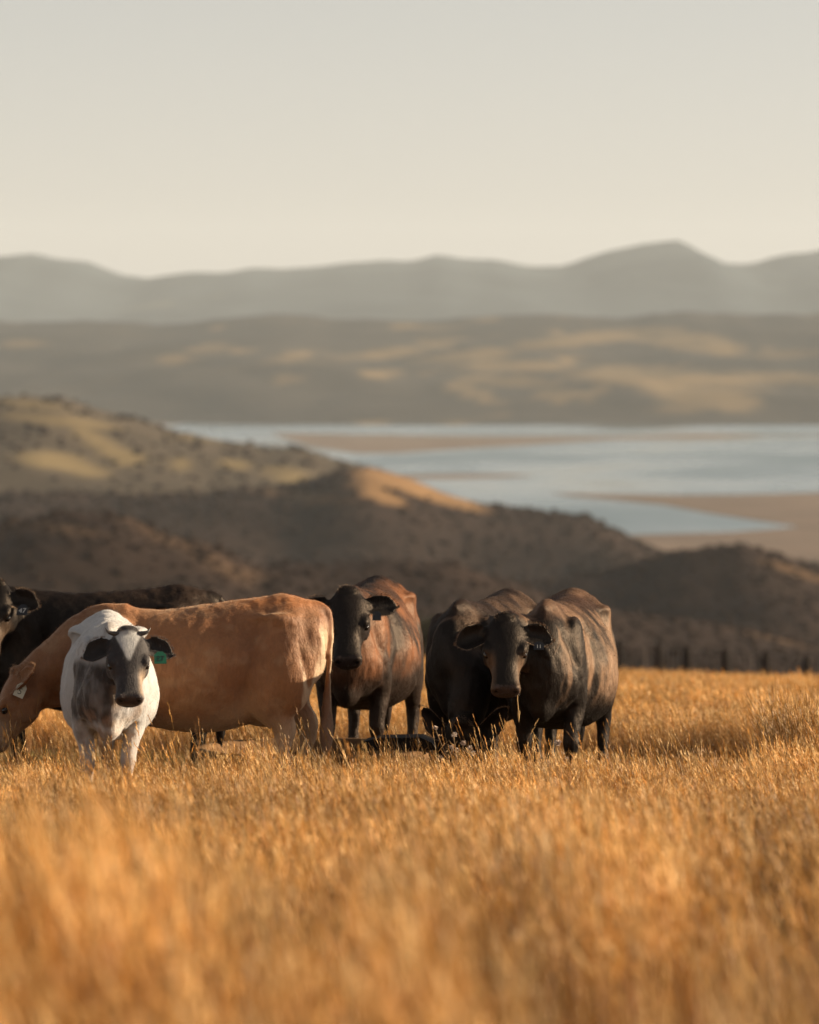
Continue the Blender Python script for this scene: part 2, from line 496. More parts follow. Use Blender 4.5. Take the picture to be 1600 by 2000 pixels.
# ------------------------------------------------------------------ geometry-node scattering for uncountable cover
def scatter(name, protos, P, rot, scl, idx):
    """one object whose points carry copies of the prototype meshes"""
    pc = bpy.data.collections.new(name + '_shapes')
    for k, me in enumerate(protos):
        o = bpy.data.objects.new('%s_shape_%02d' % (name, k), me)
        pc.objects.link(o)
    me = bpy.data.meshes.new(name)
    me.vertices.add(len(P))
    me.vertices.foreach_set('co', np.ascontiguousarray(P, dtype=np.float32).ravel())
    for nm, typ, data, key in (('turn', 'FLOAT_VECTOR', rot, 'vector'), ('size', 'FLOAT_VECTOR', scl, 'vector'), ('pick', 'INT', idx, 'value')):
        a = me.attributes.new(nm, typ, 'POINT')
        a.data.foreach_set(key, np.ascontiguousarray(data, dtype=np.int32 if typ == 'INT' else np.float32).ravel())
    o = bpy.data.objects.new(name, me)
    COL.objects.link(o)
    ng = bpy.data.node_groups.new(name + '_scatter', 'GeometryNodeTree')
    ng.interface.new_socket('Geometry', in_out='INPUT', socket_type='NodeSocketGeometry')
    ng.interface.new_socket('Geometry', in_out='OUTPUT', socket_type='NodeSocketGeometry')
    N, L = ng.nodes, ng.links
    gi, go = N.new('NodeGroupInput'), N.new('NodeGroupOutput')
    ci = N.new('GeometryNodeCollectionInfo')
    ci.inputs['Collection'].default_value = pc
    ci.inputs['Separate Children'].default_value = True
    ci.inputs['Reset Children'].default_value = True
    iop = N.new('GeometryNodeInstanceOnPoints')
    iop.inputs['Pick Instance'].default_value = True
    def named(nm, typ):
        n = N.new('GeometryNodeInputNamedAttribute'); n.data_type = typ; n.inputs['Name'].default_value = nm
        return n
    r_, s_, p_ = named('turn', 'FLOAT_VECTOR'), named('size', 'FLOAT_VECTOR'), named('pick', 'INT')
    e2r = N.new('FunctionNodeEulerToRotation')
    L.new(gi.outputs[0], iop.inputs['Points'])
    L.new(ci.outputs[0], iop.inputs['Instance'])
    L.new(r_.outputs[0], e2r.inputs[0])
    L.new(e2r.outputs[0], iop.inputs['Rotation'])
    L.new(s_.outputs[0], iop.inputs['Scale'])
    L.new(p_.outputs[0], iop.inputs['Instance Index'])
    L.new(iop.outputs[0], go.inputs[0])
    md = o.modifiers.new('scatter', 'NODES')
    md.node_group = ng
    return o

# bush crowns on the near hills
def blob_mesh(k, mat):
    bm = bmesh.new()
    r = random.Random(k)
    for q in range(4):
        t = bmesh.ops.create_icosphere(bm, subdivisions=2, radius=0.55 + 0.3 * r.random())
        off = Vector((r.uniform(-.6, .6), r.uniform(-.6, .6), r.uniform(.3, .9)))
        for v in t['verts']:
            v.co = v.co * (1 + r.uniform(-.22, .22)) + off
    me = bpy.data.meshes.new('bush_crown')
    bm.to_mesh(me); bm.free()
    me.materials.append(mat)
    return me
bush_m = simple_mat('native_bush_leaves', (0.030, 0.0195, 0.0145), 0.95, 0.05, 0.2, 0.9)
BP = np.vstack([b[0] for b in BUSH_PTS]); BR = np.concatenate([b[1] for b in BUSH_PTS])
nB = len(BP)
bs = BR[:, None] * RNG.uniform(0.55, 1.35, (nB, 1)) * np.array([[1, 1, 0.85]])
bush = scatter('native_bush', [blob_mesh(k, bush_m) for k in range(5)], BP, np.stack([np.zeros(nB), np.zeros(nB), RNG.uniform(0, 6.28, nB)], 1), bs, RNG.integers(0, 5, nB))
tag(bush, 'dark native bush covering the hillsides above the estuary', 'bush', kind='stuff')

# ------------------------------------------------------------------ cattle
MUZ_D, EYE_D = 0.54, 0.225
SECT = np.array([  # x, top, bottom, half width, height of the widest point (0-1), roof exponent
    (-0.865, 1.19, 1.00, 0.070, 0.60, 1.0),
    (-0.83, 1.255, 0.88, 0.135, 0.66, 1.3),
    (-0.74, 1.320, 0.74, 0.200, 0.72, 1.5),
    (-0.60, 1.362, 0.62, 0.250, 0.75, 1.6),
    (-0.46, 1.355, 0.535, 0.280, 0.68, 1.5),
    (-0.24, 1.325, 0.470, 0.330, 0.50, 1.3),
    (0.02, 1.305, 0.445, 0.362, 0.40, 1.2),
    (0.24, 1.305, 0.470, 0.338, 0.40, 1.2),
    (0.44, 1.325, 0.515, 0.272, 0.42, 1.35),
    (0.60, 1.345, 0.550, 0.225, 0.44, 1.5),
    (0.74, 1.285, 0.580, 0.205, 0.45, 1.25),
    (0.86, 1.170, 0.630, 0.165, 0.45, 1.0),
    (0.94, 1.040, 0.700, 0.090, 0.45, 1.0)])

def barrel(wide=1.0, deep=0.0, drop=0.0):
    S = crom(SECT, 4)
    n = 34
    a = np.linspace(0, 2 * np.pi, n, endpoint=False)
    V = []
    for x, top, bot, hw, fr, ro in S:
        mid_w = sstep(-0.7, -0.2, x) * (1 - sstep(0.3, 0.75, x))
        bot = bot - deep * mid_w
        hw = hw * (1 + (wide - 1) * (0.35 + 0.65 * mid_w))
        zm = bot + (top - bot) * fr
        c, s = np.cos(a), np.sin(a)
        pw = np.where(s > 0, ro * 0.92, 0.82)
        y = hw * np.sign(c) * np.abs(c) ** pw
        z = np.where(s > 0, zm + (top - zm) * np.abs(s) ** (0.35 + 0.6 * ro), zm - (zm - bot) * np.abs(s) ** 0.95)
        V.append(np.stack([np.full(n, x), y, z], 1))
    m = len(V)
    V = np.vstack(V)
    V[:, 2] -= drop * sstep(-0.40, 0.40, V[:, 0]) * sstep(0.8, 1.2, V[:, 2])
    F = [(i * n + j, i * n + (j + 1) % n, (i + 1) * n + (j + 1) % n, (i + 1) * n + j) for i in range(m - 1) for j in range(n)]
    V = np.vstack([V, V[:n].mean(0), V[-n:].mean(0)])
    for j in range(n):
        F.append((len(V) - 2, (j + 1) % n, j))
        F.append((len(V) - 1, (m - 1) * n + j, (m - 1) * n + (j + 1) % n))
    return V, F

HEAD = np.array([  # d along the face, up, down, half width
    (-0.045, 0.008, -0.070, 0.060),
    (-0.025, 0.040, -0.115, 0.092),
    (0.03, 0.066, -0.165, 0.122),
    (0.11, 0.074, -0.208, 0.138),
    (0.19, 0.070, -0.220, 0.142),
    (0.26, 0.058, -0.200, 0.128),
    (0.32, 0.048, -0.165, 0.106),
    (0.39, 0.042, -0.136, 0.092),
    (0.435, 0.042, -0.126, 0.094),
    (0.475, 0.038, -0.120, 0.102),
    (0.503, 0.020, -0.106, 0.096),
    (0.520, -0.010, -0.082, 0.066)])

def skull():
    S = crom(HEAD, 4)
    n = 28
    a = np.linspace(0, 2 * np.pi, n, endpoint=False)
    V = []
    for d, up, dn, hw in S:
        zm = up - (up - dn) * 0.36
        c, s = np.cos(a), np.sin(a)
        y = hw * np.sign(c) * np.abs(c) ** np.where(s > 0, 0.75, 1.05)
        z = np.where(s > 0, zm + (up - zm) * np.abs(s) ** 0.8, zm - (zm - dn) * np.abs(s) ** 0.95)
        V.append(np.stack([np.full(n, d), y, z], 1))
    m = len(V)
    V = np.vstack(V)
    F = [(i * n + j, i * n + (j + 1) % n, (i + 1) * n + (j + 1) % n, (i + 1) * n + j) for i in range(m - 1) for j in range(n)]
    V = np.vstack([V, V[:n].mean(0), V[-n:].mean(0)])
    for j in range(n):
        F.append((len(V) - 2, (j + 1) % n, j))
        F.append((len(V) - 1, (m - 1) * n + j, (m - 1) * n + (j + 1) % n))
    return V, F

def ear(sgn, droop=0.12, back=0.15, turn=0.0, L=0.225, W=0.080):
    """cupped leaf: out sideways from the poll, hollow side towards the face normal"""
    e = Vector((0.10 + droop, sgn * 1.0, -back)).normalized()
    nrm = Vector((0.10, sgn * (0.10 + turn), 1.0))
    nrm = (nrm - nrm.dot(e) * e).normalized()
    w = nrm.cross(e).normalized()
    base = Vector((0.068, sgn * 0.100, -0.015))
    ns, nc, th = 16, 11, 0.0085
    fr, bk = [], []
    for i in range(ns + 1):
        s = i / ns
        wd = W * math.sqrt(max(0.004, 1 - ((s - 0.56) / (0.445 if s > 0.56 else 0.64)) ** 2))
        wd *= 1 - 0.35 * max(0, s - 0.75) / 0.25
        for j in range(nc):
            c = -1 + 2 * j / (nc - 1)
            cup = 0.80 * wd * (c * c) * (1 - 0.40 * s) - 0.30 * wd
            p = base + e * (L * s) + w * (wd * c) + nrm * (cup + 0.015 * math.sin(math.pi * s)) + Vector((0.05 * s * s * droop * 4, 0, 0))
            t = th * (1.0 if 0 < j < nc - 1 else 0.75)
            fr.append(p + nrm * t); bk.append(p - nrm * t)
    V = [tuple(p) for p in fr + bk]
    m = (ns + 1) * nc
    F = []
    for i in range(ns):
        for j in range(nc - 1):
            a, b, c, d = i * nc + j, i * nc + j + 1, (i + 1) * nc + j + 1, (i + 1) * nc + j
            F.append((a, b, c, d)); F.append((m + d, m + c, m + b, m + a))
    rim = [i * nc for i in range(ns + 1)] + [ns * nc + j for j in range(1, nc)] + [i * nc + nc - 1 for i in range(ns - 1, -1, -1)] + [j for j in range(nc - 2, 0, -1)]
    for q in range(len(rim)):
        a, b = rim[q], rim[(q + 1) % len(rim)]
        F.append((b, a, m + a, m + b))
    mid = base + e * (L * 0.5)
    rimp = [(fr[q], (fr[q] - mid).normalized() * 0.8 + nrm * 0.5) for q in rim if (fr[q] - base).dot(e) > 0.03]
    return (np.array(V), F), (e, w, nrm, base, rimp)

def remesh(V, F, vox):
    o = mesh_obj('shape', V, F, None, None, True)
    md = o.modifiers.new('r', 'REMESH')
    md.mode = 'VOXEL'
    md.voxel_size = vox
    md.adaptivity = 0.0
    dg = bpy.context.evaluated_depsgraph_get()
    me = bpy.data.meshes.new_from_object(o.evaluated_get(dg))
    bpy.data.objects.remove(o)
    return me

def relax(me, V, it, w, plain=False):
    E = np.empty(len(me.edges) * 2, dtype=np.int64)
    me.edges.foreach_get('vertices', E)
    E = E.reshape(-1, 2)
    deg = np.bincount(E.ravel(), minlength=len(V)).astype(float)[:, None]
    w = np.broadcast_to(np.asarray(w, float).reshape(-1, 1) if np.ndim(w) else w, (len(V), 1))
    for k in range(it):
        S = np.zeros_like(V)
        for c in range(3):
            S[:, c] = np.bincount(E[:, 0], V[E[:, 1], c], len(V)) + np.bincount(E[:, 1], V[E[:, 0], c], len(V))
        f = 0.55 if k % 2 == 0 else -0.50 if k % 4 == 1 else 0.55
        V = V + (S / deg - V) * w * (0.5 if plain else f)
    return V

def normals(me, V):
    me.vertices.foreach_set('co', np.ascontiguousarray(V, dtype=np.float32).ravel())
    me.update()
    N = np.empty(len(V) * 3, dtype=np.float32)
    me.vertices.foreach_get('normal', N)
    return N.reshape(-1, 3).astype(float)

def coat_mat(name, rough=0.5, spec=0.5, sheen=0.3, sheen_tint=(1, .8, .6), var=0.3, gloss=None):
    m, nt, b = nmat(name)
    at_ = nt.nodes.new('ShaderNodeAttribute'); at_.attribute_name = 'coat'
    tc = nt.nodes.new('ShaderNodeTexCoord')
    mp = nt.nodes.new('ShaderNodeMapping'); mp.inputs['Scale'].default_value = (60, 90, 22)
    nz = nt.nodes.new('ShaderNodeTexNoise'); nz.inputs['Scale'].default_value = 1.0; nz.inputs['Detail'].default_value = 5; nz.inputs['Roughness'].default_value = 0.7
    n2 = nt.nodes.new('ShaderNodeTexNoise'); n2.inputs['Scale'].default_value = 7.0; n2.inputs['Detail'].default_value = 6; n2.inputs['Roughness'].default_value = 0.6
    nt.links.new(tc.outputs['Object'], mp.inputs[0]); nt.links.new(mp.outputs[0], nz.inputs['Vector']); nt.links.new(tc.outputs['Object'], n2.inputs['Vector'])
    ad = nt.nodes.new('ShaderNodeMath'); ad.operation = 'ADD'
    nt.links.new(nz.outputs['Fac'], ad.inputs[0]); nt.links.new(n2.outputs['Fac'], ad.inputs[1])
    mr = nt.nodes.new('ShaderNodeMapRange')
    mr.inputs['From Min'].default_value, mr.inputs['From Max'].default_value = 0.65, 1.35
    mr.inputs['To Min'].default_value, mr.inputs['To Max'].default_value = 1 - var, 1 + var
    nt.links.new(ad.outputs[0], mr.inputs['Value'])
    mx = nt.nodes.new('ShaderNodeVectorMath'); mx.operation = 'SCALE'
    nt.links.new(at_.outputs['Color'], mx.inputs[0]); nt.links.new(mr.outputs[0], mx.inputs['Scale'])
    nt.links.new(mx.outputs[0], b.inputs['Base Color'])
    b.inputs['Roughness'].default_value = rough
    b.inputs['Specular IOR Level'].default_value = spec
    b.inputs['Sheen Weight'].default_value = sheen
    b.inputs['Sheen Roughness'].default_value = 0.35
    b.inputs['Sheen Tint'].default_value = (*sheen_tint, 1)
    # alpha of the attribute marks the damp muzzle
    mr2 = nt.nodes.new('ShaderNodeMapRange')
    mr2.inputs['To Min'].default_value, mr2.inputs['To Max'].default_value = 0.28, rough
    nt.links.new(at_.outputs['Alpha'], mr2.inputs['Value'])
    nt.links.new(mr2.outputs[0], b.inputs['Roughness'])
    bp = nt.nodes.new('ShaderNodeBump'); bp.inputs['Strength'].default_value = 0.45; bp.inputs['Distance'].default_value = 0.015
    nt.links.new(ad.outputs[0], bp.inputs['Height']); nt.links.new(bp.outputs['Normal'], b.inputs['Normal'])
    if gloss:
        # the sleek hair's broad highlight
        gl = nt.nodes.new('ShaderNodeBsdfGlossy')
        gl.inputs['Color'].default_value = (*gloss[0], 1)
        gl.inputs['Roughness'].default_value = gloss[1]
        gl.inputs['Anisotropy'].default_value = 0.0
        nt.links.new(bp.outputs['Normal'], gl.inputs['Normal'])
        ads = nt.nodes.new('ShaderNodeAddShader')
        nt.links.new(b.outputs[0], ads.inputs[0]); nt.links.new(gl.outputs[0], ads.inputs[1])
        nt.links.new(ads.outputs[0], nt.nodes['Material Output'].inputs['Surface'])
    return m

eye_mat, _, _b = nmat('dark_eye')
_b.inputs['Base Color'].default_value = (0.012, 0.008, 0.006, 1); _b.inputs['Roughness'].default_value = 0.08
horn_mat = simple_mat('horn', (0.07, 0.058, 0.05), 0.45, 0.5, 0.4, 30)
tag_mats = {'green': simple_mat('green_tag', (0.012, 0.10, 0.055), 0.45, 0.4, 0.1), 'black': simple_mat('black_tag', (0.012, 0.012, 0.013), 0.4, 0.5, 0.1), 'pale': simple_mat('pale_tag', (0.62, 0.62, 0.5), 0.5, 0.4, 0.1)}
print_mats = {'green': simple_mat('dark_print', (0.01, 0.02, 0.015), 0.6), 'black': simple_mat('white_print', (0.6, 0.58, 0.52), 0.6), 'pale': simple_mat('tag_print', (0.12, 0.14, 0.10), 0.6)}

def text_mesh(s, size, mat):
    cu = bpy.data.curves.new('number', 'FONT')
    cu.body = s; cu.size = size; cu.align_x = 'CENTER'; cu.align_y = 'CENTER'; cu.extrude = 0.0006
    o = bpy.data.objects.new('number', cu); COL.objects.link(o)
    dg = bpy.context.evaluated_depsgraph_get()
    me = bpy.data.meshes.new_from_object(o.evaluated_get(dg))
    bpy.data.objects.remove(o)
    me.materials.clear(); me.materials.append(mat)
    return me

def make_cow(label, loc, heading, scale, coat, mat, poll, face, neck_side=0.0, ear_kw=None, tail='hang', legs=None, wide=1.0, deep=0.0, horns=False, tags=(), vox=0.0095, rumple=1.6, soft=36, hair=None, bony=1.0, fat_neck=1.0, fringe=(0.24, 0.165, 0.11), drop=0.0):
    """poll: local position of the top of the head; face: (pitch below level, yaw to the animal's left) of the muzzle direction"""
    root = empty('cow', loc, R(heading))
    root.scale = (scale,) * 3
    mb = MB()
    mb.add(barrel(wide, deep, drop))
    for s in (-1, 1):
        mb.add(tube([(-0.30, s * 0.15, 1.19, .05, .045), (-0.47, s * 0.225, 1.205, .042 * bony, .05), (-0.55, s * 0.232, 1.20, .046 * bony, .055), (-0.68, s * 0.17, 1.18, .05, .06), (-0.83, s * 0.095, 1.185, .048, .05)], (0, 1, 0), 12, 4))   # hook to pin
        mb.add(ellipsoid((0.55, s * 0.165 * wide, 0.93), (0.18, 0.085, 0.32)))             # shoulder blade
        mb.add(ellipsoid((0.66, s * 0.175, 0.80), (0.13, 0.085, 0.15)))                    # point of shoulder
        mb.add(ellipsoid((-0.60, s * 0.19, 0.86), (0.21, 0.115, 0.32)))                    # thigh
        mb.add(ellipsoid((-0.78, s * 0.12, 0.98), (0.09, 0.10, 0.22)))                     # buttock
    mb.add(ellipsoid((0.62, 0, 1.295 - drop), (0.16, 0.06, 0.055)))                                # withers
    mb.add(ellipsoid((0.80, 0, 0.66), (0.14, 0.105, 0.14)))                               # brisket
    mb.add(ellipsoid((-0.44, 0, 0.55), (0.15, 0.13, 0.09)))                               # udder / groin
    legs = legs or [(0, 0), (0, 0), (0, 0), (0, 0)]
    for (s, (dx, dy)) in ((1, legs[0]), (-1, legs[1])):
        P = [(0.57, .17 * s, .92, .075, .15), (0.56, .19 * s, .74, .085, .125), (0.53, .185 * s, .62, .075, .095)]
        low = [(0.55, .175 * s, .50, 0.0638, 0.0762), (0.565, .17 * s, .41, 0.0570, 0.0627), (0.57, .17 * s, .36, 0.0570, 0.0605), (0.56, .17 * s, .29, 0.0410, 0.0470), (0.555, .17 * s, .18, 0.0376, 0.0437), (0.56, .17 * s, .12, 0.0502, 0.0538), (0.59, .17 * s, .07, 0.0502, 0.0538), (0.615, .17 * s, .0, 0.0638, 0.0717)]
        P += [(x + dx * float(sstep(0.75, 0.25, z)), y + dy * s * float(sstep(0.75, 0.25, z)), z, a, b) for (x, y, z, a, b) in low]
        mb.add(tube(P, (0, 1, 0), 14, 3))
    for (s, (dx, dy)) in ((1, legs[2]), (-1, legs[3])):
        P = [(-0.60, .15 * s, 1.05, .08, .20), (-0.58, .18 * s, .85, .10, .215), (-0.57, .185 * s, .71, .100, .185)]
        low = [(-0.62, .18 * s, .61, .088, .148), (-0.69, .17 * s, .53, .066, .106), (-0.735, .165 * s, .46, .056, .084), (-0.735, .165 * s, .39, .050, .066), (-0.715, .165 * s, .29, .043, .052), (-0.70, .165 * s, .18, .041, .048), (-0.695, .165 * s, .12, .052, .057), (-0.665, .165 * s, .07, .052, .057), (-0.64, .165 * s, .0, .063, .073)]
        P = [(x + dx * float(sstep(1.0, 0.42, z)), y + dy * s * float(sstep(1.0, 0.42, z)), z, a, b) for (x, y, z, a, b) in P + low]
        mb.add(tube(P, (0, 1, 0), 14, 3))
    if tail == 'hang':
        mb.add(tube([(-0.76, 0, 1.29, .045, .04), (-0.85, 0, 1.27, .036, .032), (-0.890, 0, 1.22, .032, .030), (-0.895, 0, 1.05, .030, .028), (-0.880, 0, .80, .026, .026), (-0.870, 0, .60, .030, .034), (-0.868, 0, .46, .042, .048), (-0.866, 0, .34, .040, .044), (-0.866, 0, .20, .014, .014)], (0, 1, 0), 12, 3))
    # head frame
    pit, yaw = R(face[0]), R(face[1])
    a = Vector((math.cos(pit) * math.cos(yaw), math.cos(pit) * math.sin(yaw), -math.sin(pit)))
    l = Vector((-math.sin(yaw), math.cos(yaw), 0))
    n = a.cross(l)
    if n.z < -0.3: n = -n
    H = Matrix(((a.x, l.x, n.x, poll[0]), (a.y, l.y, n.y, poll[1]), (a.z, l.z, n.z, poll[2]), (0, 0, 0, 1)))
    p = Vector(poll)
    back = p - n * 0.075 + a * 0.03
    q = back + a * 0.06 - n * 0.05
    b0 = Vector((0.46, 0, 1.00)); b1 = Vector((0.70, 0, 0.99))
    md = b1.lerp(back, 0.5) + Vector((0, 0, 0.02)) + Vector((0.0, neck_side, 0))
    mb.add(tube([(*b0, .20, .30), (*b1, .175 * fat_neck, .275), (*md, .135 * fat_neck, .205), (*back.lerp(md, .28), .112 * fat_neck, .160), (*q, .108, .125)], (0, 1, 0) if abs(face[1]) < 60 else tuple((Vector((0, 1, 0)) * .6 + l * .4)), 18, 4))
    # dewlap
    th = q - n * 0.07
    mb.add(tube([(0.80, 0, 0.70, .06, .09), (*(Vector((0.80, 0, 0.74)).lerp(th, .45) + Vector((0.0, neck_side * .6, -0.02))), .04, .085), (*th, .04, .06)], (0, 1, 0), 12, 4))
    mb.add(skull(), H)
    ears = {}
    for s in (-1, 1):
        kw = dict((ear_kw or {}).get(s, {}))
        VF, fr = ear(s, **kw)
        ears[s] = fr
        mb.add(VF, H)
        mb.add(tube([(0.06, s * 0.07, -0.03, .045, .05), (0.06, s * 0.115, -0.025, .036, .040), (0.063, s * 0.15, -0.03, .024, .030)], (1, 0, 0), 12, 2), H)
        mb.add(ellipsoid((EYE_D - 0.020, s * 0.118, 0.026), (0.055, 0.034, 0.034)), H)       # brow
        mb.add(ellipsoid((0.15, s * 0.108, -0.130), (0.11, 0.045, 0.095)), H)               # jaw muscle
        mb.add(ellipsoid((0.488, s * 0.062, 0.004), (0.040, 0.038, 0.038)), H)               # nostril wing
    mb.add(ellipsoid((-0.022, 0, 0.030), (0.050, 0.080, 0.050)), H)                          # poll knob
    me = remesh(np.vstack(mb.V), mb.F, vox)
    nv = len(me.vertices)
    V = np.empty(nv * 3, dtype=np.float32)
    me.vertices.foreach_get('co', V)
    V = V.reshape(-1, 3).astype(float)
    Hi = np.array(H.inverted())
    h0 = V @ Hi[:3, :3].T + Hi[:3, 3]
    is_ear = (np.abs(h0[:, 1]) > 0.15) & (np.abs(h0[:, 0] - 0.07) < 0.16) & (np.abs(h0[:, 2]) < 0.14)
    hw_i = np.interp(h0[:, 0], HEAD[:, 0], HEAD[:, 3]); dn_i = np.interp(h0[:, 0], HEAD[:, 0], HEAD[:, 2])
    is_head = (h0[:, 0] > -0.09) & (h0[:, 0] < 0.62) & (np.abs(h0[:, 1]) < hw_i + 0.035) & (h0[:, 2] > dn_i * (0.62 + 0.38 * sstep(0.10, 0.24, h0[:, 0])) - 0.015) & (h0[:, 2] < 0.13)
    w = np.where(is_ear, 0.35, np.where(is_head, 0.75, 1.0))
    V = relax(me, V, 16, w)
    # larger softening away from the head and feet
    w2 = np.where(is_ear | is_head, 0.0, sstep(0.45, 0.7, V[:, 2]))
    V = relax(me, V, soft, w2, True)
    N = normals(me, V)
    # modelling on the surface: ribs, folds, muscle
    x, y, z = V[:, 0], V[:, 1], V[:, 2]
    d = np.zeros(nv)
    body = 1.0 * (~is_head & ~is_ear)
    d += 0.011 * rumple * body * fbm(V * np.array([5.5, 5.5, 3.6]), 5, 3) * sstep(0.45, 0.6, z)
    d += 0.0045 * rumple * body * fbm(V * np.array([16, 12, 9.0]), 15, 3)
    rib = np.sin((x + 0.28 * (z - 0.9)) * 60) * sstep(-0.30, -0.12, x) * (1 - sstep(0.26, 0.36, x)) * sstep(0.62, 0.8, z) * (1 - sstep(1.05, 1.2, z))
    d += 0.0010 * rumple * rib
    neckw = sstep(0.72, 0.85, x) * body * sstep(0.5, 0.7, z)
    d += 0.012 * neckw * fbm(V @ np.array([[9, 0, 0], [0, 9, 0], [3.5, 0, 2.0]]), 44, 3)
    flank = np.exp(-(((x + 0.40) / 0.10) ** 2 + ((z - 1.12) / 0.12) ** 2)) * sstep(0.12, 0.25, np.abs(y))
    d -= 0.060 * flank * bony
    up_ = sstep(0.58, 0.72, z) * sstep(0.10, 0.16, np.abs(y))
    d -= 0.020 * np.exp(-((x - 0.40 + 0.16 * (z - 0.9)) / 0.05) ** 2) * up_ * (1 - sstep(1.12, 1.24, z))
    d -= 0.022 * np.exp(-((x - 0.73 - 0.30 * (z - 0.95)) / 0.045) ** 2) * up_ * (1 - sstep(1.10, 1.22, z))
    d -= 0.022 * np.exp(-((x + 0.34 + 0.30 * (z - 0.75)) / 0.045) ** 2) * sstep(0.50, 0.62, z) * (1 - sstep(0.95, 1.08, z)) * sstep(0.10, 0.16, np.abs(y))
    d -= 0.014 * np.exp(-((x + 0.74 - 0.22 * (z - 0.85)) / 0.035) ** 2) * sstep(0.62, 0.75, z) * (1 - sstep(1.0, 1.15, z)) * sstep(0.10, 0.15, np.abs(y))
    # head hollows
    ay = np.abs(h0[:, 1])
    def hollow(cd, cy, cz, r, amt):
        return amt * np.exp(-(((h0[:, 0] - cd) ** 2 + (ay - cy) ** 2 + (h0[:, 2] - cz) ** 2) / r ** 2))
    hd = 1.0 * is_head
    d -= hd * (hollow(0.513, 0.064, 0.010, 0.021, 0.030) + hollow(0.32, 0.09, 0.0, 0.05, 0.014) + hollow(EYE_D + 0.012, 0.142, 0.000, 0.026, 0.014))
    d -= hd * 0.009 * np.exp(-((h0[:, 2] + 0.074 + 0.05 * (0.54 - h0[:, 0])) / 0.007) ** 2) * sstep(0.36, 0.43, h0[:, 0])
    V = V + N * d[:, None]
    N = normals(me, V)
    cols = coat(V, h0, N, is_head, is_ear)
    nose = is_head & (h0[:, 0] > 0.474 + 0.012 * vnoise(V * 40, 2) + 0.8 * np.clip(ay - 0.06, 0, 1)) & (h0[:, 2] > -0.080)
    alpha = np.where(nose, 0.0, 1.0)
    cols = np.where(nose[:, None], np.array([[0.045, 0.032, 0.028]]), cols)
    nostril = is_head & (((h0[:, 0] - 0.510) ** 2 + (ay - 0.064) ** 2 + (h0[:, 2] - 0.008) ** 2) < 0.022 ** 2)
    cols = np.where(nostril[:, None], 0.003, cols)
    set_attr(me, 'coat', np.concatenate([cols, alpha[:, None]], 1))
    me.polygons.foreach_set('use_smooth', np.ones(len(me.polygons), dtype=bool))
    me.materials.clear(); me.materials.append(mat)
    me.name = 'body'
    ob = bpy.data.objects.new('body', me); COL.objects.link(ob); ob.parent = root
    for s in (-1, 1):
        V2, F2 = ellipsoid((EYE_D + 0.010, s * 0.126, 0.004), (0.027, 0.019, 0.021), 14, 9)
        M = np.array(H); V2 = V2 @ M[:3, :3].T + M[:3, 3]
        mesh_obj('eye', V2, F2, eye_mat, root)
    if horns:
        for s in (-1, 1):
            pts = [(0.0, s * 0.065, 0.035, .020, .020), (0.0, s * 0.100, 0.045, .017, .017), (-0.006, s * 0.135, 0.055, .011, .011), (-0.035, s * 0.158, 0.062, .002, .002)]
            V2, F2 = tube(pts, (1, 0, 0), 12, 4)
            M = np.array(H); V2 = V2 @ M[:3, :3].T + M[:3, 3]
            mesh_obj('horn', V2, F2, horn_mat, root)
    for (s, kind, num, along, size, *flat) in tags:
        e, w_, nr, base, _r = ears[s]
        c = base + e * along + Vector((1, 0, 0)) * 0.085 + nr * 0.050
        T = H @ Matrix.Translation(c)
        # plate: x across, y up (towards the poll), z out of the face
        ax = Vector((0, 1, 0)); ay_ = Vector((-1, 0, 0)); az = Vector((0, 0, 1))
        if flat:
            az = Vector((0, 1, 0)); ax = Vector((0, 0, -1)); T = H @ Matrix.Translation(base + e * along + Vector((0.03, 0.045, 0.0)))
        B = Matrix(((ax.x, ay_.x, az.x, 0), (ax.y, ay_.y, az.y, 0), (ax.z, ay_.z, az.z, 0), (0, 0, 0, 1)))
        hw, hh, t = size[0] / 2, size[1] / 2, 0.002
        out = [(-hw, -hh), (hw, -hh), (hw, hh * .45), (hw * .4, hh), (-hw * .4, hh), (-hw, hh * .45)]
        pv = [(x_, y_, -t) for x_, y_ in out] + [(x_, y_, t) for x_, y_ in out]
        k = len(out)
        pf = [tuple(range(k, 2 * k)), tuple(range(k - 1, -1, -1))] + [(i, (i + 1) % k, k + (i + 1) % k, k + i) for i in range(k)]
        pl = mesh_obj('ear_tag', pv, pf, tag_mats[kind], root, False)
        pl.matrix_local = T @ B
        if num:
            tm = bpy.data.objects.new('number', text_mesh(num, size[1] * 0.62, print_mats[kind])); COL.objects.link(tm)
            tm.parent = pl; tm.location = (0, -hh * 0.22, t + 0.001)
    if hair:
        # short coat hair: one sliver for each hair
        cnt, ln, wd = hair
        Pn = np.array([p.center for p in me.polygons]); 
        k = RNG.choice(len(Pn), cnt)
        fv = np.empty(len(me.polygons) * 4, dtype=np.int64) if all(p.loop_total == 4 for p in me.polygons) else None
        pn = np.array([p.normal for p in me.polygons])
        v0 = np.array([me.polygons[i].vertices[0] for i in k]); 
        r = RNG.normal(0, 1, (cnt, 3))
        c0 = V[v0] + r * 0.003
        nn = pn[k]
        comb = np.array([[-0.8, 0, -0.9]])
        comb = comb - (nn * comb).sum(1)[:, None] * nn
        dr = nn * 0.42 + comb * 0.75 + RNG.normal(0, .25, (cnt, 3))
        dr /= np.linalg.norm(dr, axis=1)[:, None]
        sd = np.cross(dr, RNG.normal(0, 1, (cnt, 3))); sd /= np.linalg.norm(sd, axis=1)[:, None]
        L_ = ln * RNG.uniform(.5, 1.3, (cnt, 1))
        hv = np.stack([c0 - sd * wd / 2 - nn * .002, c0 + sd * wd / 2 - nn * .002, c0 + dr * L_], 1).reshape(-1, 3)
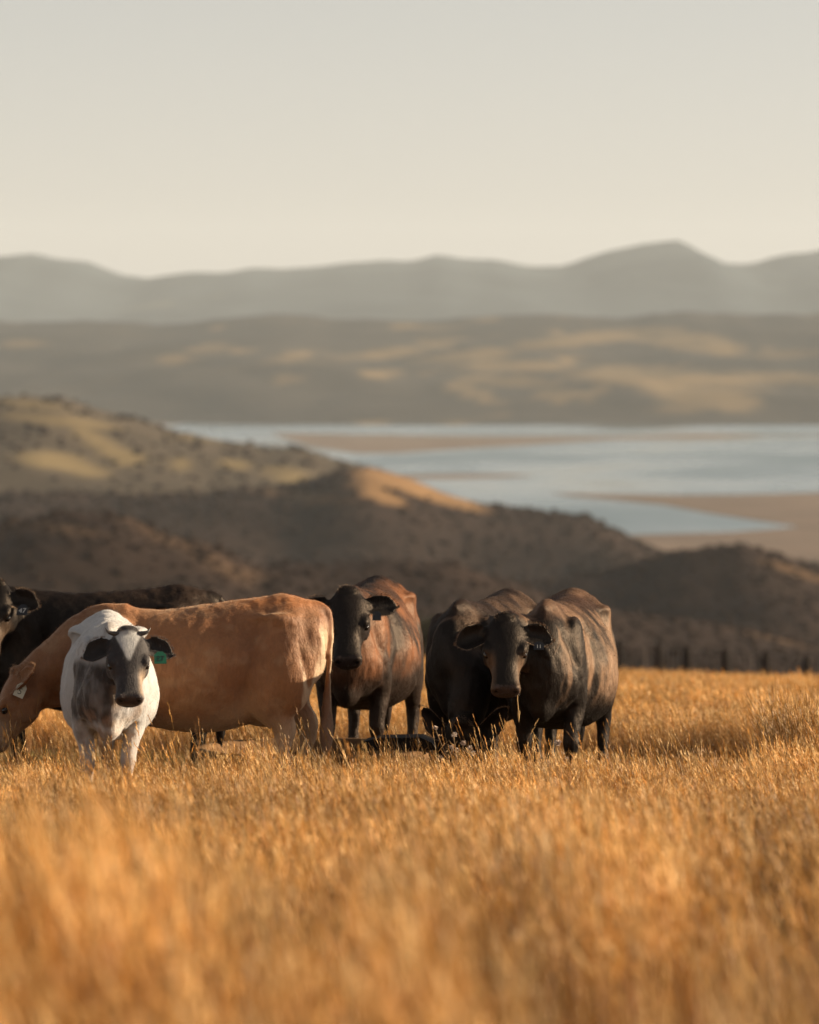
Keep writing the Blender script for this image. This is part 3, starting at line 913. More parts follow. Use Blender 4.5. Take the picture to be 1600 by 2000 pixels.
        cc = np.concatenate([cols, alpha[:, None]], 1)[v0]
        # longer fringe on ear edges and poll; its pale colour stands in for rim light
        fp, fd = [], []
        for s in (-1, 1):
            rp = ears[s][4]
            for q in range(520):
                k_ = RNG.integers(0, len(rp) - 1); t_ = RNG.random()
                fp.append(rp[k_][0].lerp(rp[k_ + 1][0], t_)); fd.append(rp[k_][1].lerp(rp[k_ + 1][1], t_))
        for q in range(500):
            a_ = RNG.uniform(-1, 1); fp.append(Vector((-0.045 + 0.03 * a_ * a_ + RNG.normal(0, .012), a_ * 0.07, 0.055 + RNG.normal(0, .008)))); fd.append(Vector((0.35, a_ * .6, 1.0)))
        fp = np.array([tuple(H @ p_) for p_ in fp]); fd = np.array([tuple(H.to_3x3() @ p_) for p_ in fd]) + RNG.normal(0, .35, (len(fp), 3))
        fd /= np.linalg.norm(fd, axis=1)[:, None]
        sd = np.cross(fd, RNG.normal(0, 1, fd.shape)); sd /= np.linalg.norm(sd, axis=1)[:, None]
        fl = RNG.uniform(.010, .024, (len(fp), 1))
        fv = np.stack([fp - sd * .0011 - fd * .004, fp + sd * .0011 - fd * .004, fp + fd * fl], 1).reshape(-1, 3)
        hv = np.vstack([hv, fv])
        fc = np.repeat(np.array([[*fringe, 1.0]]), len(fp), 0)
        cc = np.vstack([cc, fc])
        hm = quick_mesh('coat_hair', hv, np.arange(len(hv)).reshape(-1, 3), mat)
        set_attr(hm, 'coat', np.repeat(cc, 3, axis=0))
        ho = bpy.data.objects.new('coat_hair', hm); COL.objects.link(ho); ho.parent = root
        ho['kind'] = 'stuff'
    tag(root, label, 'cow', 'cattle standing in the dry paddock')
    return root, H

def mixc(c0, c1, t):
    return np.asarray(c0)[None, :] * (1 - t[:, None]) + np.asarray(c1)[None, :] * t[:, None]
def lay(cols, c, t):
    return cols * (1 - t[:, None]) + np.asarray(c)[None, :] * t[:, None]

def coat_black(brown=0.5, seed=1):
    def f(V, h, N, is_head, is_ear):
        x, y, z = V.T
        n = fbm(V * 3.0, seed, 4)
        n2 = fbm(V * np.array([7, 7, 2.2]), seed + 9, 4)
        c = np.repeat(np.array([[0.008, 0.0065, 0.006]]), len(V), 0)
        # sunlit tone painted as brown over ribs and back; front and legs stay black
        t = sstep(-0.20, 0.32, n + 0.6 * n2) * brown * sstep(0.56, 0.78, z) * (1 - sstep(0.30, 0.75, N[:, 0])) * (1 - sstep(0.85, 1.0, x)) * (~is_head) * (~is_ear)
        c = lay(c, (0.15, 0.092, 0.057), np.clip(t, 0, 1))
        c = lay(c, (0.11, 0.070, 0.045), is_head * sstep(0.05, 0.10, np.abs(h[:, 1])) * sstep(0.20, 0.30, h[:, 0]) * max(brown, 0.6) * 0.8)  # sun highlight on the cheeks, painted into the coat colour
        c = lay(c, (0.060, 0.030, 0.018), sstep(1.18, 1.28, z) * brown * 0.6 * (~is_head))
        return c
    return f

def coat_tan(V, h, N, is_head, is_ear):
    x, y, z = V.T
    n = fbm(V * 4.0, 3, 4)
    n2 = fbm(V * np.array([9, 9, 14.0]), 8, 4)
    c = mixc((0.38, 0.185, 0.085), (0.30, 0.13, 0.055), sstep(-0.3, 0.5, n))
    c = lay(c, (0.50, 0.32, 0.19), sstep(0.0, 0.45, n2) * 0.35)
    pale = np.maximum(sstep(0.62, 0.42, z), 0)
    c = lay(c, (0.62, 0.46, 0.33), pale * 0.85)
    udder = np.exp(-(((x + 0.30) / 0.18) ** 2 + ((z - 0.56) / 0.10) ** 2))
    c = lay(c, (0.60, 0.42, 0.28), udder * 0.7)
    inner = sstep(0.55, 0.75, -N[:, 0]) * sstep(-0.6, -0.7, x)
    c = lay(c, (0.74, 0.58, 0.42), inner * sstep(1.22, 1.05, z) * 0.95)
    c = lay(c, (0.52, 0.20, 0.06), sstep(1.24, 1.33, z) * 0.8)
    tailw = (x < -0.82) & (np.abs(y) < 0.06)
    c = lay(c, (0.22, 0.13, 0.09), tailw * sstep(0.85, 0.5, z) * 0.8)
    c = lay(c, (0.62, 0.46, 0.32), (sstep(0.35, 0.7, fbm(V * np.array([5, 5, 22.0]), 31, 3)) * sstep(1.2, 1.28, z + 0.03 * n) * (1 - sstep(1.30, 1.33, z))) * 0.5)
    return c * np.array([[0.64, 0.60, 0.54]])

def coat_white(V, h, N, is_head, is_ear):
    x, y, z = V.T
    n = fbm(V * 6.0, 3, 4)
    n2 = fbm(V * np.array([14, 14, 9.0]), 23, 4)
    white, grey = np.array((0.42, 0.41, 0.395)), np.array((0.045, 0.036, 0.032))
    c = np.repeat(white[None, :], len(V), 0)
    # neck and the animal's right shoulder carry the grey
    g = sstep(0.46, 0.60, x + 0.07 * n) * sstep(0.60, 0.70, z + 0.07 * n2) * (1 - sstep(1.02, 1.12, z + 0.05 * n))
    side = sstep(0.10, 0.02, y + 0.05 * n)
    g2 = g * (0.25 + 0.75 * side)
    c = lay(c, grey, np.clip(g2 * (0.95 + 0.45 * n2), 0, 1))
    brown = sstep(0.66, 0.78, x) * sstep(0.46, 0.55, z) * (1 - sstep(0.68, 0.8, z)) * sstep(0.05, 0.35, n2)
    c = lay(c, (0.24, 0.15, 0.10), brown * 0.8)
    c = lay(c, (0.30, 0.19, 0.12), sstep(0.5, 0.25, z + 0.12 * n2) * 0.6)
    c = lay(c, (0.33, 0.24, 0.16), sstep(0.60, 0.75, x) * sstep(-0.02, 0.06, y) * sstep(0.55, 0.65, z) * (1 - sstep(0.85, 1.0, z)) * np.clip(0.5 + n2, 0, 1) * 0.8)
    c = lay(c, (0.55, 0.42, 0.32), sstep(0.2, 0.5, fbm(V * 9, 51, 3)) * sstep(0.75, 0.5, z) * 0.5)
    c = lay(c, (0.40, 0.40, 0.42), sstep(0.05, 0.45, fbm(V * np.array([7, 7, 4.0]), 61, 5)) * 0.42)
    c = lay(c, (0.16, 0.125, 0.105), sstep(0.10, 0.40, fbm(V * np.array([10, 10, 6.0]), 64, 4)) * sstep(0.35, 0.6, x) * 0.55)
    # head
    fgrey = np.array((0.036, 0.030, 0.029))
    hf = (is_head | is_ear)
    ch = np.repeat(fgrey[None, :], len(V), 0) * (1 + 0.35 * fbm(V * 22, 71, 3))[:, None]
    bw = 0.088 - 0.40 * np.clip(h[:, 0] - 0.02, 0, 1)
    blaze = sstep(0.012, -0.008, np.abs(h[:, 1]) - bw + 0.012 * n2) * sstep(-0.02, 0.005, h[:, 0]) * sstep(0.24, 0.19, h[:, 0]) * sstep(0.0, 0.03, h[:, 2])
    ch = lay(ch, (0.44, 0.43, 0.41), blaze)
    ch = lay(ch, (0.42, 0.30, 0.20), sstep(0.05, 0.10, h[:, 1]) * sstep(0.24, 0.34, h[:, 0]) * sstep(0.50, 0.44, h[:, 0]) * 0.7)
    ch = lay(ch, (0.02, 0.016, 0.014), is_ear * 1.0)
    return np.where(hf[:, None], ch, c)

def coat_dark(V, h, N, is_head, is_ear):
    x, y, z = V.T
    n = fbm(V * 3.5, 13, 4)
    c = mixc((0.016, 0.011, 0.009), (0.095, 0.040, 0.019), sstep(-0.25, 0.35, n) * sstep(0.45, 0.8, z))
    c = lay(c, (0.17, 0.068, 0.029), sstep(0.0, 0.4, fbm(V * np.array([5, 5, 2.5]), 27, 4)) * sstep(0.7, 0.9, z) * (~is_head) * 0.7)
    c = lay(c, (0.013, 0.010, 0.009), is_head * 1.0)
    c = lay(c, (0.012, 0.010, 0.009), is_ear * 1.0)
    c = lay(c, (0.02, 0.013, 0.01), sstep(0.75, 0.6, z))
    return c

def on_ground(u, Y):
    x = (u - 800) / FPX * Y
    return (x, Y, gz(x, Y))

m_black = coat_mat('black_coat', 0.6, 0.03, 0.0, (1.0, 0.82, 0.66), 0.55, ((0.019, 0.0155, 0.0125), 0.38))
m_tan = coat_mat('tan_coat', 0.6, 0.35, 0.35, (1.0, 0.75, 0.5), 0.22)
m_white = coat_mat('white_coat', 0.65, 0.3, 0.25, (1.0, 0.9, 0.8), 0.10)
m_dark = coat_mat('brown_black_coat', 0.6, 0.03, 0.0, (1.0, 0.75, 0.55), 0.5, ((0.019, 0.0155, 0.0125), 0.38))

HAIR = (60000, 0.011, 0.0016)
EARS_OUT = {-1: dict(droop=0.05), 1: dict(droop=0.05)}
make_cow('tan cow grazing broadside behind the white heifer, pale tag in its ear', on_ground(386, 32.0), 180, 1.03, coat_tan, m_tan,
         poll=(1.20, 0.06, 0.80), face=(66, 4), legs=[(0.05, 0), (-0.12, 0), (0.15, 0.0), (0.0, 0.0)], wide=1.0, deep=0.02, drop=0.05,
         ear_kw={1: dict(droop=-0.55, back=0.25), -1: dict(droop=-0.55, back=0.25)}, fringe=(0.34, 0.2, 0.11), tags=[(1, 'pale', '5', 0.10, (0.07, 0.10), True)], hair=(70000, 0.012, 0.0016))
make_cow('small white heifer with grey face, white blaze and green ear tag', on_ground(211, 30.8), -86, 0.93, coat_white, m_white,
         poll=(1.00, 0.13, 1.265), face=(58, 2), neck_side=0.05, wide=0.98, deep=-0.02, rumple=2.3, ear_kw={-1: dict(droop=0.16, back=0.05), 1: dict(droop=0.10, back=0.10)}, horns=True, fringe=(0.22, 0.17, 0.14), tags=[(1, 'green', '27', 0.12, (0.085, 0.095))], hair=(50000, 0.011, 0.0016),
         legs=[(0.03, -0.04), (-0.02, -0.02), (0, 0), (0, 0)], bony=1.5, soft=26)
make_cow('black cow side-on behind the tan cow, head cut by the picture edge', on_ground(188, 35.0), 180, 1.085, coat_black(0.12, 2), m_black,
         poll=(0.67, 0.45, 1.35), face=(56, 80), neck_side=0.10, ear_kw=EARS_OUT, tags=[(1, 'black', '47', 0.12, (0.075, 0.085))], hair=HAIR)
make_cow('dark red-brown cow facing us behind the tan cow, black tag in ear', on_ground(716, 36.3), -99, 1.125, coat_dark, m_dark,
         poll=(1.06, 0.05, 1.29), face=(57, 9), neck_side=-0.01, wide=1.06, ear_kw={-1: dict(droop=0.0), 1: dict(droop=-0.10, L=0.24)}, tags=[(1, 'black', '', 0.09, (0.06, 0.07))], hair=HAIR, legs=[(0.02, 0), (0.05, 0), (0.0, 0.05), (0, 0.05)])
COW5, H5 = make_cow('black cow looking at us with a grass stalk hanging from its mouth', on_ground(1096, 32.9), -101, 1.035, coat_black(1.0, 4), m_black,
         poll=(1.02, -0.215, 1.20), face=(60, 11), neck_side=-0.06, wide=1.10, deep=0.03, ear_kw={-1: dict(droop=0.10, L=0.235, W=0.086), 1: dict(droop=0.04)}, tags=[(1, 'black', '11', 0.12, (0.07, 0.06))], hair=HAIR, legs=[(0.05, 0.0), (-0.08, 0.0), (0.05, 0.03), (-0.05, 0.03)])
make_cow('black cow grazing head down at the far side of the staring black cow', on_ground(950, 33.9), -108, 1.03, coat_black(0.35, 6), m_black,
         poll=(1.06, 0.16, 0.50), face=(98, 8), neck_side=0.06, wide=1.08, deep=0.02, ear_kw={-1: dict(droop=-.5), 1: dict(droop=-.5)}, fat_neck=1.15, hair=HAIR, legs=[(0.10, 0.0), (-0.05, 0), (0, 0), (0, 0)])

# ------------------------------------------------------------------ trough
def make_trough():
    c = on_ground(612, 34.6)
    root = empty('water_trough', (c[0], c[1], c[2] + 0.08))
    stone = simple_mat('trough_concrete', (0.14, 0.075, 0.032), 0.85, 0.2, 0.3, 6, 0.4)
    n = 56
    ring = [(0.86, -0.30), (0.90, 0.13), (0.895, 0.155), (0.87, 0.165), (0.835, 0.165), (0.815, 0.15), (0.77, -0.16), (0.0, -0.17)]
    V, F = [], []
    for (r, z) in ring:
        for j in range(n):
            a = 2 * math.pi * j / n
            V.append((r * math.cos(a), r * math.sin(a), z))
    for i in range(len(ring) - 1):
        for j in range(n):
            k = (j + 1) % n
            F.append((i * n + j, i * n + k, (i + 1) * n + k, (i + 1) * n + j))
    mesh_obj('basin', V, F, stone, root)
    wm, nt, b = nmat('trough_water')
    b.inputs['Base Color'].default_value = (0.012, 0.013, 0.012, 1); b.inputs['Roughness'].default_value = 0.08
    nz = nt.nodes.new('ShaderNodeTexNoise'); nz.inputs['Scale'].default_value = 14
    bp = nt.nodes.new('ShaderNodeBump'); bp.inputs['Strength'].default_value = 0.1
    nt.links.new(nz.outputs['Fac'], bp.inputs['Height']); nt.links.new(bp.outputs['Normal'], b.inputs['Normal'])
    mesh_obj('trough_water', [(0.785 * math.cos(2 * math.pi * j / n), 0.785 * math.sin(2 * math.pi * j / n), -0.02) for j in range(n)], [tuple(range(n))], wm, root, False)
    rub = simple_mat('black_rubber', (0.020, 0.016, 0.013), 0.85, 0.15, 0.3)
    mb = MB()
    out = [(-0.30, 0.165), (-0.22, 0.235), (-0.10, 0.26), (0.20, 0.265), (0.29, 0.225), (0.33, 0.168)]
    Vc = [(0.60 + x_, -0.34 + 0.04 * k_, z_) for k_ in (0, 1) for (x_, z_) in out]
    Vc = [(x_ + (0.0 if k_ < 6 else 0.03), (-0.34 if k_ < 6 else -0.02), z_) for k_, (x_, y_, z_) in enumerate(Vc)]
    Fc = [(k_, k_ + 1, k_ + 7, k_ + 6) for k_ in range(5)] + [(5, 4, 3, 2, 1, 0), (6, 7, 8, 9, 10, 11), (0, 6, 11, 5)]
    mb.add((np.array(Vc), Fc))
    mb.build('valve_cover', rub, root, False)
    tag(root, 'round stock water trough low in the grass behind the tan cow', 'trough')
make_trough()

# ------------------------------------------------------------------ fence along the far side of the paddock
wood = simple_mat('weathered_post', (0.014, 0.010, 0.008), 0.9, 0.2, 0.35, 6, 0.3)
pale_wood = simple_mat('pale_post', (0.30, 0.25, 0.19), 0.9, 0.2, 0.25, 6)
wire_m = simple_mat('fence_wire', (0.18, 0.16, 0.14), 0.5, 0.5, 0.1, 5, 0, 0.6)
def make_fence():
    px = [1060, 1140, 1212, 1287, 1345, 1420, 1497, 1577, 1655, 1735, 1815]
    P = []
    for i, u in enumerate(px):
        Y = 188 - 3.4 * (i - 3)
        x = (u - 800) / FPX * Y
        P.append(Vector((x, Y, gz(x, Y))))
    root = empty('post_and_wire_fence', P[5])
    o = P[5]
    rr = random.Random(5)
    for i, p in enumerate(P):
        q = p - o
        mb = MB()
        r = 0.14 + 0.03 * rr.random()
        lean = rr.uniform(-.03, .03)
        mb.add(tube([(q.x, q.y, q.z - 0.3, r, r), (q.x + lean * .4, q.y, q.z + 0.5, r, r), (q.x + lean, q.y, q.z + 1.55 + rr.uniform(-.06, .06), r * .95, r * .95)], (0, 1, 0), 10, 2))
        mb.build('post', wood, root)
    for i in range(len(P) - 1):
        for k in range(1, 6):
            t = k / 6
            q = P[i].lerp(P[i + 1], t) - o
            q.z = gz(q.x + o.x, q.y + o.y) - o.z
            mb = MB()
            mb.box((q.x, q.y - 0.03, q.z + 0.70), (0.028, 0.02, 0.66))
            mb.build('batten', pale_wood if (i in (2, 5) and k == 4) else wood, root, False)
    for k in range(7):
        z = 0.18 + 0.145 * k
        pts = [((p - o).x, (p - o).y - 0.055, (p - o).z + z, .004, .004) for p in P]
        mb = MB(); mb.add(tube(pts, (0, 0, 1), 6, 1)); mb.build('wire', wire_m, root)
    tag(root, 'weathered post and wire fence along the far edge of the paddock', 'fence')
make_fence()

# ------------------------------------------------------------------ dark shrub beyond the crest
def make_shrub(u, v_top, Y, w, h, label):
    x = (u - 800) / FPX * Y
    zt = at(u, v_top, Y).z
    root = empty('shrub', (x, Y, zt - h))
    bark = simple_mat('shrub_bark', (0.05, 0.04, 0.03), 0.9)
    mb = MB()
    rr = random.Random(3)
    mb.add(tube([(0, 0, -.8, .12, .12), (0.05, 0, h * .25, .09, .09), (0, 0.05, h * .6, .05, .05), (0.03, 0, h * .9, .015, .015)], (0, 1, 0), 8, 3))
    for k in range(9):
        a = rr.uniform(0, 6.28); z0 = h * rr.uniform(.1, .6); L = w * .45
        mb.add(tube([(0, 0, z0, .05, .05), (L * .5 * math.cos(a), L * .5 * math.sin(a), z0 + .25 * h * .6, .03, .03), (L * math.cos(a), L * math.sin(a), z0 + .3 * h, .01, .01)], (0, 0, 1), 6, 2))
    mb.build('trunk', bark, root)
    leaf = simple_mat('shrub_leaves', (0.040, 0.038, 0.018), 0.7, 0.3, 0.5, 3)
    n = 9000
    cl = np.array([[rr.uniform(-.38, .38) * w, rr.uniform(-.38, .38) * w, h * rr.uniform(.15, .85)] for _ in range(34)])
    c = cl[RNG.integers(0, 34, n)] + RNG.normal(0, 1, (n, 3)) * np.array([[.11 * w, .11 * w, .09 * h]])
    A = RNG.normal(0, 1, (n, 3)); A /= np.linalg.norm(A, axis=1)[:, None]
    B = np.cross(A, RNG.normal(0, 1, (n, 3))); B /= np.linalg.norm(B, axis=1)[:, None]
    s = RNG.uniform(.03, .07, (n, 1))
    V = np.stack([c - A * s, c + B * s * .5, c + A * s, c - B * s * .5], 1).reshape(-1, 3)
    me = quick_mesh('crown', V, np.arange(4 * n).reshape(-1, 4), leaf)
    o = bpy.data.objects.new('crown', me); COL.objects.link(o); o.parent = root
    tag(root, label, 'shrub')
make_shrub(843, 1204, 214, 2.0, 2.6, 'dark round shrub at the paddock edge between the cattle')

# ------------------------------------------------------------------ dry grass
def grass_mat(name, translucent=0.24):
    m, nt, b = nmat(name)
    at_ = nt.nodes.new('ShaderNodeAttribute'); at_.attribute_name = 'tint'
    oi = nt.nodes.new('ShaderNodeObjectInfo')
    mr = nt.nodes.new('ShaderNodeMapRange'); mr.inputs['To Min'].default_value, mr.inputs['To Max'].default_value = 0.45, 1.45
    nt.links.new(oi.outputs['Random'], mr.inputs['Value'])
    # drifts of riper and greyer grass across the paddock
    pn = nt.nodes.new('ShaderNodeTexNoise'); pn.inputs['Scale'].default_value = 0.9; pn.inputs['Detail'].default_value = 3
    nt.links.new(oi.outputs['Location'], pn.inputs['Vector'])
    mp = nt.nodes.new('ShaderNodeMapRange'); mp.inputs['From Min'].default_value, mp.inputs['From Max'].default_value = 0.35, 0.65
    mp.inputs['To Min'].default_value, mp.inputs['To Max'].default_value = 0.55, 1.25
    nt.links.new(pn.outputs['Fac'], mp.inputs['Value'])
    mm = nt.nodes.new('ShaderNodeMath'); mm.operation = 'MULTIPLY'
    nt.links.new(mr.outputs[0], mm.inputs[0]); nt.links.new(mp.outputs[0], mm.inputs[1])
    mx = nt.nodes.new('ShaderNodeVectorMath'); mx.operation = 'SCALE'
    nt.links.new(at_.outputs['Color'], mx.inputs[0]); nt.links.new(mm.outputs[0], mx.inputs['Scale'])
    nt.links.new(mx.outputs[0], b.inputs['Base Color'])
    b.inputs['Roughness'].default_value = 0.55
    b.inputs['Specular IOR Level'].default_value = 0.35
    tr = nt.nodes.new('ShaderNodeBsdfTranslucent')
    nt.links.new(mx.outputs[0], tr.inputs['Color'])
    ms = nt.nodes.new('ShaderNodeMixShader'); ms.inputs[0].default_value = translucent
    out = nt.nodes['Material Output']
    nt.links.new(b.outputs[0], ms.inputs[1]); nt.links.new(tr.outputs[0], ms.inputs[2]); nt.links.new(ms.outputs[0], out.inputs['Surface'])
    return m
GM = grass_mat('dry_grass')

GOLD = np.array([(0.43, 0.200, 0.044), (0.36, 0.148, 0.028), (0.52, 0.28, 0.080), (0.24, 0.090, 0.018), (0.66, 0.43, 0.18)])
def tuft(seed, n_stalk, n_leaf, rad, h, w_st, w_lf, seedhead=True, green=0.0, lean=0.22):
    g = np.random.default_rng(seed)
    V, F, C = [], [], []
    def ribbon(p, hgt, ang, bend, width, col, nseg, droop=0.0):
        dirx, diry = math.cos(ang), math.sin(ang)
        fa = g.uniform(0, math.pi)
        sx, sy = math.cos(fa), math.sin(fa)
        base = len(V)
        top = None
        for i in range(nseg + 1):
            t = i / nseg
            off = bend * hgt * t ** 1.7
            z = hgt * t * (1 - 0.25 * bend * t) - droop * hgt * max(0, t - .6) ** 2 * 3
            c = (p[0] + dirx * off, p[1] + diry * off, z)
            wd = width * (1 - 0.75 * t) * 0.5
            V.append((c[0] - sx * wd, c[1] - sy * wd, c[2])); V.append((c[0] + sx * wd, c[1] + sy * wd, c[2]))
            C.append(col); C.append(col)
            if i:
                a = base + 2 * (i - 1)
                F.append((a, a + 1, a + 3, a + 2))
            top = c
        return top, (dirx, diry)
    for k in range(n_leaf):
        r = rad * math.sqrt(g.random()); a = g.uniform(0, 6.28)
        col = GOLD[g.integers(0, 5)] * np.array([1, .9, .8]) * g.uniform(.30, .75)
        if g.random() < green: col = np.array((0.20, 0.19, 0.05)) * g.uniform(.7, 1.2)
        ribbon((r * math.cos(a), r * math.sin(a)), h * g.uniform(.35, .8), g.uniform(0, 6.28), g.uniform(.15, .9), w_lf * g.uniform(.7, 1.3), col, 3, g.uniform(0, .8))
    for k in range(n_stalk):
        r = rad * math.sqrt(g.random()); a = g.uniform(0, 6.28)
        col = GOLD[g.integers(0, 5)] * g.uniform(.7, 1.1)
        hh = h * g.uniform(.7, 1.25)
        ang = math.pi + g.normal(0, .9)
        bd = abs(g.normal(lean, .14))
        top, dr = ribbon((r * math.cos(a), r * math.sin(a)), hh, ang, bd, w_st, col, 4)
        if seedhead:
            L = g.uniform(.055, .11); sw = g.uniform(.0024, .0046) * (w_st / .003)
            ax = np.array([dr[0] * (bd * 1.7), dr[1] * (bd * 1.7), 1.0]); ax /= np.linalg.norm(ax)
            hc = GOLD[[0, 2, 4][g.integers(0, 3)]] * g.uniform(.9, 1.25)
            for q in range(7):
                t = q / 6 - .45
                c0 = np.array(top) + ax * (t * L)
                sd = g.normal(0, 1, 3); sd -= sd.dot(ax) * ax; sd /= np.linalg.norm(sd)
                tip = c0 + ax * (L * .28) + sd * sw * (1.6 - abs(t))
                sd2 = np.cross(ax, sd)
                b = len(V)
                V.extend([tuple(c0 - sd2 * sw * .5), tuple(c0 + sd2 * sw * .5), tuple(tip + sd2 * sw * .25), tuple(tip - sd2 * sw * .25)])
                C.extend([hc] * 4)
                F.append((b, b + 1, b + 2, b + 3))
    me = quick_mesh('tuft', np.array(V), np.array(F), GM)
    set_attr(me, 'tint', np.concatenate([np.clip(np.array(C), 0, .9), np.ones((len(C), 1))], 1))
    return me

def field_points(y0, y1, dens, margin, seed):
    g = np.random.default_rng(seed)
    half = lambda y: 0.0925 * y + margin
    area = (half(y0) + half(y1)) * (y1 - y0)
    n = int(area * dens)
    y = y0 + (y1 - y0) * g.random(int(n * 2))
    keep = g.random(len(y)) < half(y) / half(y1)
    y = y[keep]
    x = g.uniform(-1, 1, len(y)) * half(y)
    return x, y, g

near = [tuft(100 + k, 26, 24, 0.13, 0.30, 0.0028, 0.0046, True, 0.03) for k in range(9)]
short = [tuft(200 + k, 3, 34, 0.13, 0.115, 0.003, 0.006, False, 0.55, 0.3) for k in range(5)]
farp = [tuft(300 + k, 46, 60, 0.42, 0.42, 0.007, 0.012, True, 0.05) for k in range(6)]
single = [tuft(500 + k, 1, 0, 0.0, 0.5, 0.0040, 0.005, True, 0.0, 0.16) for k in range(8)]
tall = [tuft(400 + k, 5, 2, 0.12, 0.47, 0.0036, 0.005, True, 0.0, 0.26) for k in range(6)]
protos = near + short + farp + tall + single
PX, PR, PS, PI = [], [], [], []
def put(x, y, g, lo, n, sxy, sz, yaw=0.6):
    PX.append(np.stack([x, y, ground_z(x, y) - 0.01], 1))
    PR.append(np.stack([g.normal(0, .09, len(x)), g.normal(0, .09, len(x)), g.normal(0, yaw, len(x))], 1))
    PS.append(np.stack([sxy, sxy, sz], 1))
    PI.append(g.integers(lo, lo + n, len(x)))
def trampled(x, y):
    """1 where the cattle have eaten the sward short"""
    n = vnoise(np.stack([x * .9, y * .5, 0 * x], 1), 77)
    return sstep(31.6, 32.4, y + .5 * n) * (1 - sstep(40.2, 42.4, y + 1.2 * n)) * (1 - sstep(-0.1, 0.12, x - 0.0785 * y + 0.12 * n))
def clumps(x, y, f=1.0, seed=5):
    P = np.stack([x * 1.25 * f, y * .60 * f, 0 * x], 1)
    return 0.60 * fbm(P, seed, 3) + 0.50 * fbm(P * 3.1, seed + 20, 2) + 0.35 * fbm(P * .35, seed + 50, 2)
# long grass, near side up to the cattle
x, y, g = field_points(6.0, 46, 32, 2.0, 1)
t = trampled(x, y)
cl = clumps(x, y)
keep = (g.random(len(x)) > t * 0.985) & (cl > -0.36 + 0.38 * (1 - sstep(16, 25, y)) + 0.30 * g.random(len(x)))
x, y, cl = x[keep], y[keep], cl[keep]
front = 1 - sstep(14, 25, y)
hz = (0.95 + (0.55 + 0.45 * front) * cl + 0.55 * front * (0.45 + 0.55 * sstep(8, 12, y))) * g.uniform(.72, 1.22, len(x)) * (1 - 0.27 * sstep(24, 28, y) * (1 - sstep(32, 33, y))) * (1 + 0.25 * sstep(31, 33, y) * (1 - sstep(41, 44, y)) * sstep(-0.2, 0.1, x - 0.0785 * y))
put(x, y, g, 0, 9, g.uniform(.9, 1.25, len(x)) * (1 + .35 * front), np.maximum(hz, .3))
# single tall seed stalks above the sward
x, y, g = field_points(7, 46, 7.0, 2.0, 8)
k = (clumps(x, y, .8, 31) > -0.05) & (g.random(len(x)) > trampled(x, y) * .9)
x, y = x[k], y[k]
put(x, y, g, 20, 6, g.uniform(.8, 1.3, len(x)), g.uniform(.65, 1.25, len(x)) * (1 - .2 * sstep(24, 28, y)), .7)
# the tallest stems, just in front of the cattle
ST = [(14, 1415), (30, 1372), (44, 1405), (58, 1440), (72, 1395), (88, 1425), (102, 1445), (128, 1470), (285, 1440), (300, 1428), (318, 1455), (338, 1402), (352, 1420), (392, 1440), (430, 1465), (470, 1470), (520, 1475),
      (566, 1450), (585, 1440), (600, 1470), (640, 1452), (648, 1435), (672, 1460), (700, 1450), (715, 1475), (742, 1445), (765, 1465), (790, 1455), (820, 1470), (850, 1425), (935, 1470), (965, 1490), (1010, 1480),
      (1060, 1475), (1088, 1452), (1165, 1455), (1215, 1470), (1240, 1465), (1285, 1462), (1300, 1448), (1335, 1450), (1362, 1470), (1400, 1478), (1430, 1468), (1475, 1465), (1482, 1458), (1530, 1470), (1560, 1455), (1588, 1448)]
g = np.random.default_rng(66)
sx = np.array([(u - 800) / FPX for u, v in ST]); yy = g.uniform(29.6, 31.2, len(ST)); xx = sx * yy + 0.05
need = np.array([at(u, v, float(Y)).z for (u, v), Y in zip(ST, yy)]) - ground_z(xx, yy)
put(xx, yy, g, 26, 8, np.ones(len(ST)), need / 0.5, .35)
# short green-gold turf round the cattle
x, y, g = field_points(30, 44, 42, 2.0, 2)
k = g.random(len(x)) < 0.25 + .75 * trampled(x, y)
x, y = x[k], y[k]
put(x, y, g, 9, 5, g.uniform(.9, 1.4, len(x)), g.uniform(.6, 1.3, len(x)), 3)
# far paddock
x, y, g = field_points(44, 196, 4.4, 11, 3)
cl = fbm(np.stack([x * .35, y * .12, 0 * x], 1), 15, 4)
put(x, y, g, 14, 6, g.uniform(.9, 1.4, len(x)), (0.70 + 0.45 * cl) * g.uniform(.7, 1.2, len(x)) * (1 - .35 * sstep(120, 190, y)))
PXa, PRa, PSa, PIa = np.vstack(PX), np.vstack(PR), np.vstack(PS), np.concatenate(PI)
gr = scatter('grass', protos, PXa, PRa, PSa, PIa)
tag(gr, 'long dry golden grass covering the whole paddock', 'grass', kind='stuff')
print('grass tufts', len(PXa), 'bush', nB)

